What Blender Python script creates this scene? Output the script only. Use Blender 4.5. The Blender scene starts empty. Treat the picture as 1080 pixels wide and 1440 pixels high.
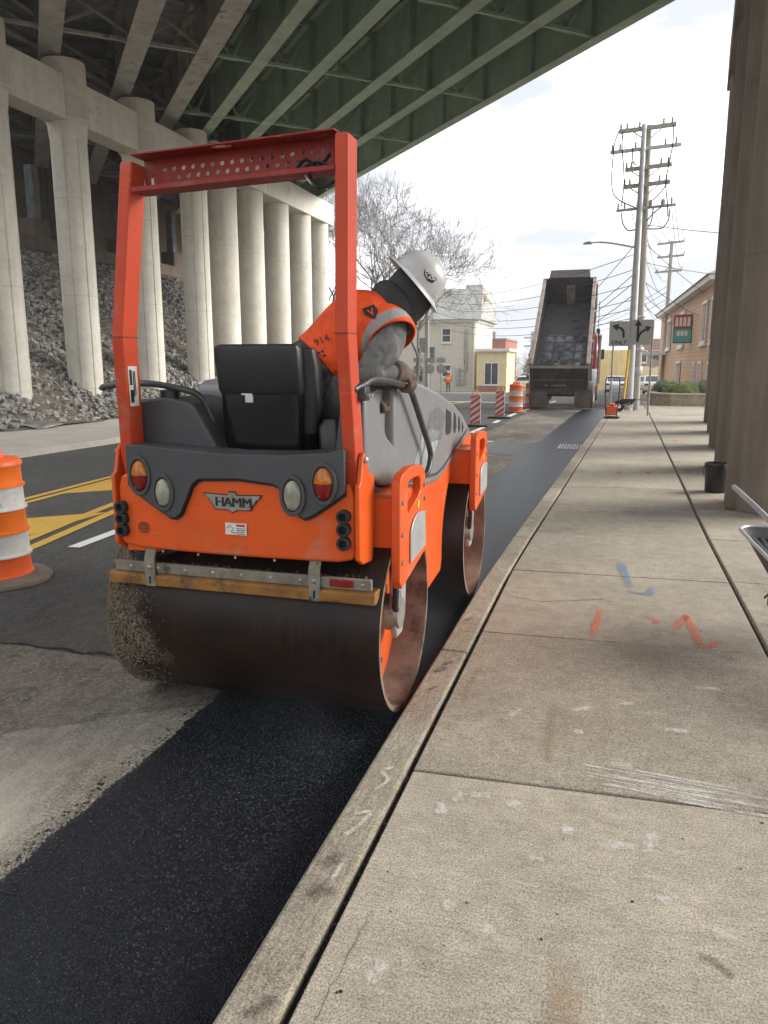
import bpy, bmesh, math, random
from mathutils import Vector, Matrix
from mathutils.bvhtree import BVHTree
random.seed(7)
sc = bpy.context.scene
col = sc.collection
R = math.radians

# ------------------------------------------------------------------ camera
cam_d = bpy.data.cameras.new('camera')
cam = bpy.data.objects.new('camera', cam_d); col.objects.link(cam)
cam.location = (0, 0, 1.6)
cam.rotation_euler = (R(90 - 11.0), 0, R(16.5))
cam_d.sensor_fit = 'VERTICAL'; cam_d.sensor_height = 36; cam_d.sensor_width = 27
cam_d.lens = 27.0
cam_d.clip_end = 2000; cam_d.clip_start = 0.05
sc.camera = cam

# ------------------------------------------------------------------ world: overcast sky
SUN_AZ, SUN_EL = R(64), R(29)
world = bpy.data.worlds.new('World'); sc.world = world; world.use_nodes = True
wn, wl = world.node_tree.nodes, world.node_tree.links
wn.clear()
wo = wn.new('ShaderNodeOutputWorld')
sky = wn.new('ShaderNodeTexSky'); sky.sky_type = 'NISHITA'; sky.sun_disc = False
sky.sun_elevation = SUN_EL; sky.sun_rotation = SUN_AZ
sky.air_density = 1.0; sky.dust_density = 4.0
hs = wn.new('ShaderNodeHueSaturation'); hs.inputs['Saturation'].default_value = 0.35
wl.new(sky.outputs[0], hs.inputs['Color'])
b1 = wn.new('ShaderNodeBackground'); b1.inputs['Strength'].default_value = 0.10
wl.new(hs.outputs[0], b1.inputs['Color'])
tc = wn.new('ShaderNodeTexCoord'); mp = wn.new('ShaderNodeMapping')
mp.inputs['Scale'].default_value = (1.5, 1.5, 5.0)
wl.new(tc.outputs['Generated'], mp.inputs['Vector'])
nz = wn.new('ShaderNodeTexNoise'); nz.inputs['Scale'].default_value = 1.6; nz.inputs['Detail'].default_value = 6
wl.new(mp.outputs[0], nz.inputs['Vector'])
rp = wn.new('ShaderNodeValToRGB')
rp.color_ramp.elements[0].position = 0.45; rp.color_ramp.elements[0].color = (0.235, 0.248, 0.268, 1)
rp.color_ramp.elements[1].position = 0.68; rp.color_ramp.elements[1].color = (0.86, 0.87, 0.88, 1)
wl.new(nz.outputs['Fac'], rp.inputs['Fac'])
b2 = wn.new('ShaderNodeBackground'); b2.inputs['Strength'].default_value = 0.88
wl.new(rp.outputs[0], b2.inputs['Color'])
mx = wn.new('ShaderNodeMixShader'); mx.inputs['Fac'].default_value = 0.9
wl.new(b1.outputs[0], mx.inputs[1]); wl.new(b2.outputs[0], mx.inputs[2]); wl.new(mx.outputs[0], wo.inputs['Surface'])

# ------------------------------------------------------------------ sun behind the cloud
sd = bpy.data.lights.new('sun', 'SUN'); sun = bpy.data.objects.new('sun', sd); col.objects.link(sun)
sd.energy = 1.5; sd.angle = R(38); sd.color = (1.0, 0.965, 0.91)
sdir = Vector((math.sin(SUN_AZ) * math.cos(SUN_EL), math.cos(SUN_AZ) * math.cos(SUN_EL), math.sin(SUN_EL)))
sun.rotation_euler = sdir.to_track_quat('Z', 'Y').to_euler()
sun.location = (30, 30, 60)

# ------------------------------------------------------------------ exposure
vs = sc.view_settings
vs.view_transform = 'Standard'; vs.look = 'None'; vs.gamma = 1.0; vs.use_curve_mapping = False
vs.exposure = 2.0
sc.cycles.max_bounces = 10; sc.cycles.diffuse_bounces = 6

# ================================================================== helpers
ORG = {}
def V(*a): return Vector(a)
def tag(o, label=None, cat=None, group=None, kind=None):
    if label: o['label'] = label
    if cat: o['category'] = cat
    if group: o['group'] = group
    if kind: o['kind'] = kind
    return o
def empty(name, loc, label=None, cat=None, group=None, kind=None, rz=0):
    o = bpy.data.objects.new(name, None); o.empty_display_size = 0.1
    col.objects.link(o); o.location = loc; o.rotation_euler = (0, 0, rz)
    ORG[o.name] = Vector(loc)
    return tag(o, label, cat, group, kind)
def copy_tree(o, parent=None):
    c = o.copy(); col.objects.link(c); c.parent = parent
    for ch in list(o.children): copy_tree(ch, c)
    return c
def frame(d):
    d = Vector(d).normalized()
    a = Vector((0, 0, 1)) if abs(d.z) < 0.95 else Vector((1, 0, 0))
    u = d.cross(a).normalized(); v = u.cross(d).normalized()
    return u, v, d
class MB:
    def __init__(s): s.v = []; s.f = []
    def add(s, vs_, fs):
        b = len(s.v); s.v += [tuple(p) for p in vs_]; s.f += [tuple(i + b for i in f) for f in fs]; return s
    def box(s, x0, x1, y0, y1, z0, z1):
        return s.hexa([(x0,y0,z0),(x1,y0,z0),(x1,y1,z0),(x0,y1,z0),(x0,y0,z1),(x1,y0,z1),(x1,y1,z1),(x0,y1,z1)])
    def hexa(s, p): return s.add(p, [(3,2,1,0),(4,5,6,7),(0,1,5,4),(1,2,6,5),(2,3,7,6),(3,0,4,7)])
    def bar(s, p0, p1, w, h, up=(0,0,1)):
        p0, p1 = Vector(p0), Vector(p1); d = (p1 - p0).normalized()
        u = d.cross(Vector(up)); u = u.normalized() if u.length > 1e-5 else Vector((1,0,0))
        v = u.cross(d).normalized()
        q = []
        for p in (p0, p1):
            for a, b in ((-1,-1),(1,-1),(1,1),(-1,1)): q.append(p + u * a * w / 2 + v * b * h / 2)
        return s.hexa([q[0],q[1],q[5],q[4],q[3],q[2],q[6],q[7]])
    def rings(s, rr, cap=True, close=True):
        n = len(rr[0]); b = len(s.v)
        assert all(len(r) == n for r in rr)
        for r in rr: s.v += [tuple(p) for p in r]
        for i in range(len(rr) - 1):
            for j in range(n if close else n - 1):
                k = (j + 1) % n
                s.f.append((b + i*n + j, b + i*n + k, b + (i+1)*n + k, b + (i+1)*n + j))
        if cap:
            s.f.append(tuple(b + j for j in reversed(range(n))))
            s.f.append(tuple(b + (len(rr)-1)*n + j for j in range(n)))
        return s
    def tube(s, path, r, n=8, cap=True):
        path = [Vector(p) for p in path]; rr = []
        prev = None
        for i, p in enumerate(path):
            d = (path[min(i+1, len(path)-1)] - path[max(i-1, 0)]).normalized()
            if prev is None: u, v, _ = frame(d)
            else:
                u = prev - d * prev.dot(d)
                u = u.normalized() if u.length > 1e-6 else frame(d)[0]
                v = d.cross(u)
            prev = u
            ri = r[i] if isinstance(r, (list, tuple)) else r
            rr.append([p + u*ri*math.cos(2*math.pi*j/n) + d.cross(u)*ri*math.sin(2*math.pi*j/n) for j in range(n)])
        return s.rings(rr, cap)
    def cyl(s, p0, p1, r0, r1=None, n=16): return s.tube([p0, p1], [r0, r0 if r1 is None else r1], n)
    def lathe(s, prof, o, d=(0,0,1), n=24, cap=False):
        u, v, d = frame(d); o = Vector(o)
        rr = [[o + d*h + (u*math.cos(2*math.pi*j/n) + v*math.sin(2*math.pi*j/n))*max(r, 1e-4) for j in range(n)] for r, h in prof]
        return s.rings(rr, cap)
    def prism(s, poly, m, w0, w1):
        n = len(poly)
        return s.add([m(a, b, w0) for a, b in poly] + [m(a, b, w1) for a, b in poly],
            [tuple(reversed(range(n))), tuple(range(n, 2*n))] + [(i, (i+1) % n, n + (i+1) % n, n + i) for i in range(n)])
    def strip(s, top, bot, N, m, y0, y1):
        """panel between two profiles top(x), bot(x); m maps (x,z,w)->xyz ; w from y0 (front) to y1 (back)"""
        def ev(pts, x):
            for (a, b), (c, d) in zip(pts, pts[1:]):
                if x <= c + 1e-9: return b + (d - b) * (0 if c == a else max(0, (x - a) / (c - a)))
            return pts[-1][1]
        x0, x1 = top[0][0], top[-1][0]
        xs = sorted(set([x0 + (x1 - x0) * i / N for i in range(N + 1)] + [p[0] for p in top + bot if x0 <= p[0] <= x1]))
        rr = [[m(x, ev(bot, x), y0), m(x, ev(top, x), y0), m(x, ev(top, x), y1), m(x, ev(bot, x), y1)] for x in xs]
        return s.rings(rr)
    def plate(s, outer, holes, m, w0, w1):
        bm = bmesh.new(); es = []
        for loop in [outer] + holes:
            vs_ = [bm.verts.new((a, b, 0)) for a, b in loop]
            for i in range(len(vs_)): es.append(bm.edges.new((vs_[i], vs_[(i+1) % len(vs_)])))
        bmesh.ops.triangle_fill(bm, use_beauty=True, edges=es)
        bm.verts.ensure_lookup_table(); bm.verts.index_update()
        pts = [(v.co.x, v.co.y) for v in bm.verts]; fs = [tuple(v.index for v in f.verts) for f in bm.faces]
        bm.free(); n = len(pts)
        s.add([m(a, b, w0) for a, b in pts] + [m(a, b, w1) for a, b in pts], fs + [tuple(n + i for i in reversed(f)) for f in fs])
        base = len(s.v) - 2*n; k = 0
        for loop in [outer] + holes:
            L = len(loop)
            for i in range(L): s.f.append((base+k+i, base+k+(i+1) % L, base+n+k+(i+1) % L, base+n+k+i))
            k += L
        return s
    def ball(s, c, r, n=10, m=7, sc_=(1,1,1)):
        c = Vector(c)
        return s.rings([[c + Vector((math.cos(2*math.pi*j/n)*math.sin(t)*r*sc_[0], math.sin(2*math.pi*j/n)*math.sin(t)*r*sc_[1], math.cos(t)*r*sc_[2])) for j in range(n)]
            for t in [math.pi*(0.02 + 0.96*i/m) for i in range(m+1)]])
    def build(s, name, mat, parent=None, org=None, smooth=30, bevel=0, seg=2, **kw):
        if parent is not None: o0 = ORG[parent.name]
        else: o0 = Vector(org) if org is not None else Vector((0, 0, 0))
        me = bpy.data.meshes.new(name)
        me.from_pydata([(x - o0.x, y - o0.y, z - o0.z) for x, y, z in s.v], [], s.f)
        bm = bmesh.new(); bm.from_mesh(me); bmesh.ops.recalc_face_normals(bm, faces=bm.faces); bm.to_mesh(me); bm.free()
        if smooth:
            me.shade_smooth(); me.set_sharp_from_angle(angle=R(smooth))
        if mat is not None:
            for mm in (mat if isinstance(mat, list) else [mat]): me.materials.append(mm)
        o = bpy.data.objects.new(name, me); col.objects.link(o)
        if parent is not None: o.parent = parent
        else: o.location = o0
        ORG[o.name] = o0
        if bevel:
            b = o.modifiers.new('bevel', 'BEVEL'); b.width = bevel; b.segments = seg; b.limit_method = 'ANGLE'; b.angle_limit = R(35)
            b.harden_normals = False
        return tag(o, **kw)
def XZ(a, b, w): return (a, w, b)        # polygon drawn in the x-z plane, depth along y
def YZ(a, b, w): return (w, a, b)
def XY(a, b, w): return (a, b, w)
def arc(cx, cy, r, a0, a1, n): return [(cx + r*math.cos(R(a0 + (a1-a0)*i/n)), cy + r*math.sin(R(a0 + (a1-a0)*i/n))) for i in range(n+1)]
def circ(cx, cy, rx, ry=None, n=16): return [(cx + rx*math.cos(2*math.pi*i/n), cy + (ry or rx)*math.sin(2*math.pi*i/n)) for i in range(n)]
def lerp(a, b, t): return a + (b - a) * t
def spline(pts, n=6):
    P = [Vector(p) for p in pts]; out = []
    for i in range(len(P) - 1):
        p0, p1, p2, p3 = P[max(i-1, 0)], P[i], P[i+1], P[min(i+2, len(P)-1)]
        for k in range(n):
            t = k / n
            out.append(0.5*((2*p1) + (p2-p0)*t + (2*p0-5*p1+4*p2-p3)*t*t + (3*p1-p0-3*p2+p3)*t**3))
    return out + [P[-1]]
def text_polys(txt, size=1.0, bold=0.0):
    cu = bpy.data.curves.new('txt', 'FONT'); cu.body = txt; cu.size = size; cu.offset = bold
    cu.align_x = 'CENTER'; cu.align_y = 'CENTER'; cu.resolution_u = 4
    o = bpy.data.objects.new('txt', cu); col.objects.link(o)
    dg = bpy.context.evaluated_depsgraph_get(); dg.update()
    me = bpy.data.meshes.new_from_object(o.evaluated_get(dg))
    vs_ = [(v.co.x, v.co.y) for v in me.vertices]; fs = [tuple(p.vertices) for p in me.polygons]
    bpy.data.objects.remove(o); bpy.data.curves.remove(cu); bpy.data.meshes.remove(me)
    return vs_, fs

# ================================================================== materials
class NT:
    def __init__(s, name):
        s.m = bpy.data.materials.new(name); s.m.use_nodes = True
        s.n, s.l = s.m.node_tree.nodes, s.m.node_tree.links
        s.b = s.n['Principled BSDF']; s.tc = s.n.new('ShaderNodeTexCoord'); s.co = s.tc.outputs['Object']
    def lk(s, a, b): s.l.new(a, b)
    def noise(s, scale, detail=4, rough=.6, stretch=None):
        t = s.n.new('ShaderNodeTexNoise'); t.inputs['Scale'].default_value = scale; t.inputs['Detail'].default_value = detail
        t.inputs['Roughness'].default_value = rough
        if stretch:
            m = s.n.new('ShaderNodeMapping'); m.inputs['Scale'].default_value = stretch; s.lk(s.co, m.inputs['Vector']); s.lk(m.outputs[0], t.inputs['Vector'])
        else: s.lk(s.co, t.inputs['Vector'])
        return t.outputs['Fac']
    def vor(s, scale, feature='F1', out='Distance', stretch=None):
        t = s.n.new('ShaderNodeTexVoronoi'); t.inputs['Scale'].default_value = scale; t.feature = feature
        if stretch:
            m = s.n.new('ShaderNodeMapping'); m.inputs['Scale'].default_value = stretch; s.lk(s.co, m.inputs['Vector']); s.lk(m.outputs[0], t.inputs['Vector'])
        else: s.lk(s.co, t.inputs['Vector'])
        return t.outputs[out]
    def ramp(s, fac, stops):
        r = s.n.new('ShaderNodeValToRGB'); e = r.color_ramp.elements
        while len(e) < len(stops): e.new(0.5)
        for el, (p, c) in zip(e, stops):
            el.position = p; el.color = (c, c, c, 1) if isinstance(c, (int, float)) else tuple(c) + (1,)
        s.lk(fac, r.inputs['Fac']); return r.outputs[0]
    def mix(s, fac, a, b, mode='MIX'):
        m = s.n.new('ShaderNodeMix'); m.data_type = 'RGBA'; m.blend_type = mode
        for k, v in ((0, fac), (6, a), (7, b)):
            if isinstance(v, (int, float)): m.inputs[k].default_value = v if k == 0 else (v, v, v, 1)
            elif isinstance(v, (tuple, list)): m.inputs[k].default_value = tuple(v) + (1,)
            else: s.lk(v, m.inputs[k])
        return m.outputs[2]
    def math(s, op, a, b=0.0):
        m = s.n.new('ShaderNodeMath'); m.operation = op
        for k, v in ((0, a), (1, b)):
            if isinstance(v, (int, float)): m.inputs[k].default_value = v
            else: s.lk(v, m.inputs[k])
        return m.outputs[0]
    def sep(s):
        x = s.n.new('ShaderNodeSeparateXYZ'); s.lk(s.co, x.inputs[0]); return x.outputs
    def rand(s):
        o = s.n.new('ShaderNodeObjectInfo'); return o.outputs['Random']
    def bump(s, h, strength=.3, dist=.01, prev=None):
        b = s.n.new('ShaderNodeBump'); b.inputs['Strength'].default_value = strength; b.inputs['Distance'].default_value = dist
        s.lk(h, b.inputs['Height'])
        if prev: s.lk(prev, b.inputs['Normal'])
        return b.outputs[0]
    def done(s, color=None, rough=None, metal=0, normal=None, spec=None):
        def put(k, v):
            if v is None: return
            if isinstance(v, (int, float)): s.b.inputs[k].default_value = v
            elif isinstance(v, tuple): s.b.inputs[k].default_value = v + (1,)
            else: s.lk(v, s.b.inputs[k])
        put('Base Color', color); put('Roughness', rough); put('Metallic', metal); put('Specular IOR Level', spec)
        if normal: s.lk(normal, s.b.inputs['Normal'])
        return s.m
def pm(name, c, rough=.6, metal=0, ns=6, amt=.18, bs=60, bstr=.12, dist=.004, dirt=None, dsc=4, dthr=.62, spec=None, stretch=None):
    t = NT(name); n1 = t.noise(ns, 5, .65, stretch)
    lo = tuple(x*(1-amt) for x in c); hi = tuple(min(1, x*(1+amt)) for x in c)
    cc = t.ramp(n1, [(.3, lo), (.7, hi)])
    rg = t.ramp(n1, [(.3, min(1, rough+.08)), (.7, max(.02, rough-.06))])
    if dirt:
        d = t.noise(dsc, 8, .72); dm = t.ramp(d, [(dthr-.03, 0.), (dthr+.06, 1.)])
        cc = t.mix(dm, cc, dirt); rg = t.mix(dm, rg, .85)
    nb = t.bump(t.noise(bs, 3), bstr, dist) if bstr else None
    return t.done(cc, rg, metal, nb, spec)
M = {}
def mk_concrete(name, a, b, streak=False, rnd=.0, speck=True, scuff=0.0, stain=(.10,.085,.065), bs=.25, fine=False, grain=None, gamt=.8):
    t = NT(name)
    n1 = t.noise(1.3, 6, .62); n2 = t.noise(9, 8, .75); n3 = t.noise(150, 3, .75)
    c = t.ramp(n1, [(.32, a), (.68, b)])
    if grain:
        g1 = t.noise(26, 6, .8, grain); c = t.mix(gamt, c, t.ramp(g1, [(.36, .45), (.5, 1.0), (.66, 1.5)]), 'MULTIPLY')
    if fine:
        c = t.mix(.4, c, t.ramp(n2, [(.3, .5), (.5, 1.0), (.72, 1.5)]), 'MULTIPLY')
        c = t.mix(.9, c, t.ramp(n3, [(.36, .42), (.5, 1.0), (.66, 1.5)]), 'MULTIPLY')
        vp = t.vor(210, 'F1', 'Color'); c = t.mix(t.ramp(vp, [(.80, 0.), (.86, .55)]), c, (.50,.46,.40))
    else:
        c = t.mix(.45, c, t.ramp(n2, [(.25, .75), (.75, 1.25)]), 'MULTIPLY')
        c = t.mix(.5, c, t.ramp(n3, [(.2, .75), (.5, 1.0), (.8, 1.2)]), 'MULTIPLY')
    if streak:
        n4 = t.noise(2.0, 5, .6, (2.2, 2.2, .10)); c = t.mix(streak, c, t.ramp(n4, [(.35, .62), (.6, 1.1)]), 'MULTIPLY')
        n5 = t.noise(1.1, 6, .7, (1, 1, .25)); c = t.mix(t.ramp(n5, [(.60, 0.), (.76, .45*streak)]), c, (.30, .25, .18))
    if streak:
        zf = t.math('FRACT', t.math('MULTIPLY', t.sep()[2], .37)); c = t.mix(t.ramp(zf, [(.0, .5), (.012, .0)]), c, tuple(x*.55 for x in a))
    if speck:
        v = t.vor(34); k = t.noise(5, 2)
        m = t.math('MULTIPLY', t.ramp(v, [(.05, 1.), (.11, 0.)]), t.ramp(k, [(.52, 0.), (.6, 1.)]))
        c = t.mix(t.math('MULTIPLY', m, .75), c, (.03, .028, .026))
    st = t.ramp(t.noise(.9, 7, .7), [(.60, 0.), (.74, .6)]); c = t.mix(st, c, stain)
    if scuff:
        s1 = t.noise(5, 5, .75, (.5, 3.5, 1)); s2 = t.noise(1.2, 3)
        m = t.math('MULTIPLY', t.ramp(s1, [(.60, 0.), (.70, 1.)]), t.ramp(s2, [(.46, 0.), (.62, 1.)]))
        c = t.mix(t.math('MULTIPLY', m, scuff), c, (.62, .58, .52))
    if rnd:
        r = t.rand(); c = t.mix(1.0, c, t.ramp(r, [(0, 1-rnd), (1, 1+rnd)]), 'MULTIPLY')
    nb = t.bump(n3, bs, .004); nb = t.bump(n2, .18, .01, nb)
    return t.done(c, .88, 0, nb, .3)
M['walk'] = mk_concrete('sidewalk_concrete', (.295,.258,.203), (.385,.342,.273), rnd=.12, scuff=.5, fine=True, bs=.45, grain=(.30,3.0,1), gamt=.32)
M['kerb'] = mk_concrete('kerb_concrete', (.245,.21,.16), (.37,.325,.255), rnd=.10, scuff=.4, bs=.6, fine=True, grain=(3.2,.3,1), gamt=.5)
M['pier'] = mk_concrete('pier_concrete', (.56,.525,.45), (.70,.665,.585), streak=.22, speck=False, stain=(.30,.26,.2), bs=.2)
M['pier_shaded'] = mk_concrete('shaded_pier_concrete', (.175,.142,.11), (.235,.195,.152), streak=.6, speck=False, stain=(.17,.13,.09), bs=.3)  # the pier concrete again, darkened: shade put into the colour
M['farwalk'] = mk_concrete('far_pavement', (.38,.35,.30), (.48,.45,.4), speck=False, bs=.1)
def mk_asphalt(name, a, b, fine=110, bstr=.6, rough=.8, agg=None, aggamt=.4, dust=None, spec=.4, dist=.006):
    t = NT(name)
    n1 = t.noise(.8, 7, .65); v = t.vor(fine); n3 = t.noise(fine*1.6, 2)
    c = t.ramp(n1, [(.3, a), (.7, b)])
    c = t.mix(.8, c, t.ramp(n3, [(.34, .4), (.5, 1.0), (.66, 1.7)]), 'MULTIPLY')
    n4 = t.noise(12, 7, .8); c = t.mix(.7, c, t.ramp(n4, [(.33, .55), (.68, 1.45)]), 'MULTIPLY')
    if agg:
        vc = t.vor(fine*.8, 'F1', 'Color'); m = t.ramp(vc, [(.60, 0.), (.68, aggamt)]); c = t.mix(m, c, agg)
    if dust:
        d = t.noise(2.2, 8, .72, (1, .35, 1)); c = t.mix(t.ramp(d, [(.45, 0.), (.70, .75)]), c, dust)
    h = t.mix(.5, v, n3)
    return t.done(c, rough, 0, t.bump(h, bstr, dist), spec)
M['fresh'] = mk_asphalt('fresh_asphalt', (.0030,.0046,.0078), (.0058,.0080,.0120), 130, .4, .40, (.016,.019,.025), .5, spec=.30, dist=.008)
M['road'] = mk_asphalt('old_asphalt', (.046,.046,.046), (.068,.067,.064), 90, .5, .85, (.15,.14,.125), .35)
M['road_dark'] = mk_asphalt('worn_asphalt', (.036,.036,.036), (.062,.060,.055), 90, .6, .85, (.15,.135,.11), .35, (.15,.125,.095))
M['milled'] = mk_asphalt('milled_asphalt', (.085,.074,.060), (.150,.132,.107), 60, .9, .9, (.30,.26,.2), .4, (.30,.26,.21))
M['milled2'] = mk_asphalt('milled_pale', (.16,.142,.115), (.27,.245,.205), 55, .8, .9, (.12,.10,.08), .35, (.42,.38,.32))
M['ground'] = mk_asphalt('ground_dirt', (.16,.135,.105), (.25,.22,.17), 30, .5, .95)
def mk_paint(name, c, wear):
    t = NT(name); n = t.noise(22, 6, .75); n2 = t.noise(3, 3)
    m = t.ramp(t.mix(.4, n, n2), [(wear-.05, 1.), (wear+.06, 0.)])
    cc = t.mix(m, c, (.09,.085,.078)); return t.done(cc, .7, 0, t.bump(n, .2, .003))
M['yellow'] = mk_paint('yellow_road_paint', (.60,.36,.055), .36)
M['white'] = mk_paint('white_road_paint', (.72,.71,.68), .38)
def mk_rock(name):
    t = NT(name); r = t.rand(); n = t.noise(4, 5, .7); v = t.vor(4.5, 'F1', 'Color')
    c = t.mix(.5, t.ramp(n, [(.3, (.15,.142,.13)), (.7, (.42,.40,.36))]), t.ramp(r, [(0, .45), (1, 1.5)]), 'MULTIPLY')
    c = t.mix(.6, c, t.ramp(v, [(.2, .45), (.8, 1.5)]), 'MULTIPLY')
    return t.done(c, .9, 0, t.bump(t.noise(18, 5), .5, .03))
M['rock'] = mk_rock('riprap_stone')
# machine paints
def mk_machine(name, c, rough=.42, chip=(.06,.035,.025), thr=.675, dustc=(.30,.25,.19), dthr=.66):
    t = NT(name); n1 = t.noise(3, 5, .6); n2 = t.noise(28, 6, .8); n3 = t.noise(5, 7, .75)
    cc = t.ramp(n1, [(.3, tuple(x*.88 for x in c)), (.7, tuple(min(1, x*1.08) for x in c))])
    d = t.ramp(n3, [(dthr-.12, 0.), (dthr+.1, .55)]); cc = t.mix(d, cc, dustc)
    m = t.ramp(t.mix(.35, n2, n3), [(thr-.045, 0.), (thr-.01, 1.)]); cc = t.mix(m, cc, chip)
    tv = t.vor(26); tn = t.noise(2.6, 4, .7)
    tar = t.math('MULTIPLY', t.ramp(tv, [(.06, 1.), (.11, 0.)]), t.ramp(tn, [(.49, 0.), (.56, 1.)])); cc = t.mix(t.math('MULTIPLY', tar, .85), cc, (.03,.02,.016))
    sn = t.noise(9, 4, .6, (.6, .6, 7.0)); scr = t.ramp(sn, [(.685, 0.), (.70, .5), (.715, 0.)]); cc = t.mix(scr, cc, (.55,.36,.26))
    rg = t.mix(d, rough, .75); rg = t.mix(m, rg, .8)
    return t.done(cc, rg, 0, t.bump(n2, .06, .002), .35)
M['orange'] = mk_machine('orange_machine_paint', (.68,.093,.009))
M['rops'] = mk_machine('faded_red_orange_paint', (.52,.055,.016), .5, thr=.72)
M['rops_shaded'] = mk_machine('shaded_red_paint', (.25,.017,.009), .5, (.05,.02,.015), .70)  # post red-orange darkened to paint in the shade on the crossbar
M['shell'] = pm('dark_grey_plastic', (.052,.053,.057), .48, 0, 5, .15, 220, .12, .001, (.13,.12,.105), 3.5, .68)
M['hood'] = pm('lit_grey_plastic', (.20,.203,.208), .38, 0, 4, .10, 220, .10, .001, (.30,.28,.25), 4, .66)  # same grey as the rear shell, lightened to paint in the side light
M['black'] = pm('black_plastic', (.013,.013,.014), .38, 0, 6, .2, 160, .08, .001, (.05,.045,.04), 5, .68)
M['blackgloss'] = pm('black_gloss', (.008,.008,.009), .16, 0, 6, .2, 160, .0)
M['vinyl'] = pm('black_seat_vinyl', (.018,.018,.019), .45, 0, 8, .2, 300, .15, .001)
M['rubber'] = pm('rubber', (.022,.021,.02), .8, 0, 8, .3, 90, .2)
M['gasket'] = pm('gasket', (.006,.006,.006), .6, 0)
M['tube'] = pm('painted_black_tube', (.05,.05,.052), .35, 0, 20, .3, 100, .05, .001, (.16,.14,.12), 12, .66)
M['steel'] = pm('dull_steel', (.34,.33,.31), .45, .7, 8, .3, 60, .1, .002, (.16,.09,.05), 6, .62)
M['galv'] = pm('galvanised_steel', (.46,.47,.48), .42, .55, 5, .2, 40, .08)
M['rust'] = pm('rusty_steel', (.13,.058,.033), .8, .1, 9, .5, 60, .4, .004)
M['scraper_grey'] = pm('dirty_scraper_rail', (.20,.18,.14), .7, .2, 12, .35, 70, .35, .004, (.06,.045,.035), 7, .58)
M['scraper_yellow'] = pm('worn_yellow_scraper', (.24,.105,.018), .6, 0, 6, .4, 50, .2, .003, (.09,.05,.025), 5, .55)
def mk_drum():
    t = NT('wet_drum_steel'); x = t.sep()[0]
    n1 = t.noise(2.2, 6, .7); n2 = t.noise(7, 6, .75, (7, .35, .35)); n3 = t.noise(75, 4, .7)
    c = t.ramp(n1, [(.3, (.0055,.0028,.0018)), (.7, (.026,.0122,.0074))])
    c = t.mix(.75, c, t.ramp(n2, [(.32, .45), (.5, 1.0), (.68, 1.9)]), 'MULTIPLY')
    # dried tan grit on the left end
    e = t.math('ADD', t.math('MULTIPLY', x, -1.0), t.math('MULTIPLY', t.math('SUBTRACT', n1, .5), .9))
    m0 = t.ramp(e, [(.44, 0.), (.58, 1.)])
    m = t.math('MULTIPLY', m0, t.ramp(n3, [(.40, 0.), (.55, 1.)]))
    c = t.mix(m, c, t.ramp(n3, [(.4, (.11,.082,.055)), (.8, (.30,.245,.18))]))
    rg = t.mix(m, t.ramp(n2, [(.3, .30), (.7, .50)]), .9)
    h = t.mix(m0, t.math('MULTIPLY', n2, .12), n3)
    return t.done(c, rg, .0, t.bump(h, .8, .012), .28)
M['drum'] = mk_drum()
M['drum_in'] = pm('dusty_drum_rim', (.21,.155,.115), .7, .2, 7, .4, 50, .3, .004, (.10,.065,.045), 5, .55)
M['crust'] = pm('dried_grit', (.17,.13,.09), .95, 0, 14, .4, 40, .4)
def emis(name, c, rough=.12, alpha=None):
    t = NT(name); return t.done(c, rough)
M['amber'] = pm('amber_lens', (.45,.13,.01), .12, 0, 30, .25, 80, .15, .002)
M['redlens'] = pm('red_lens', (.20,.008,.008), .12, 0, 30, .25, 80, .15, .002)
M['clearlens'] = pm('clear_lens', (.30,.285,.22), .10, 0, 18, .35, 60, .2, .003)
M['label'] = pm('white_sticker', (.62,.60,.55), .5, 0, 30, .2, 10, 0)
M['ink'] = pm('black_print', (.012,.012,.012), .55, 0, 10, .2, 10, 0)
M['silver'] = pm('silver_badge', (.30,.28,.255), .35, .4, 14, .35, 30, .05)
M['redprint'] = pm('red_print', (.40,.02,.015), .5, 0, 10, .1, 10, 0)
# bridge
M['green'] = pm('green_bridge_paint', (.30,.39,.28), .6, 0, 1.5, .22, 30, .1, .004, (.11,.09,.06), 1.2, .70)
M['gflange'] = pm('pale_green_flange_paint', (.27,.31,.23), .6, 0, 2.0, .22, 30, .1, .004, (.20,.15,.10), 1.5, .66)
M['oldgrey'] = pm('peeling_grey_paint', (.36,.345,.31), .7, 0, 1.5, .25, 20, .2, .006, (.15,.12,.085), 2.2, .60)
M['deck'] = pm('galvanised_deck_pans', (.22,.23,.24), .6, .3, 1.2, .4, 20, .1)
# clothing
def mk_camo(name, cols, sc_=16):
    t = NT(name); n = t.noise(sc_, 3, .55, (1, 1, .7)); n2 = t.noise(120, 2)
    c = t.ramp(n, [(.36, cols[0]), (.44, cols[1]), (.54, cols[2]), (.62, cols[0])])
    f = t.noise(13, 2, .45, (.6, .6, 1.7))
    return t.done(c, .85, 0, t.bump(f, .7, .022, t.bump(n2, .2, .001)))
M['camo'] = mk_camo('grey_work_jacket', [(.11,.111,.106), (.17,.168,.158), (.085,.085,.08)], 8)
M['trousers'] = mk_camo('camo_trousers', [(.018,.018,.018), (.10,.10,.09), (.045,.045,.04)], 18)
def mk_cloth(name, c, wr=14, bstr=.5):
    t = NT(name); f = t.noise(wr, 3, .5); w = t.noise(400, 1)
    return t.done(t.ramp(f, [(.3, tuple(x*.82 for x in c)), (.7, tuple(min(1, x*1.1) for x in c))]), .8, 0, t.bump(f, bstr, .02, t.bump(w, .1, .0006)))
M['vest'] = mk_cloth('hi_vis_orange', (.86,.085,.008))
M['reflect'] = pm('reflective_tape', (.30,.30,.29), .35, .3, 30, .2, 200, .1, .001)
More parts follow.
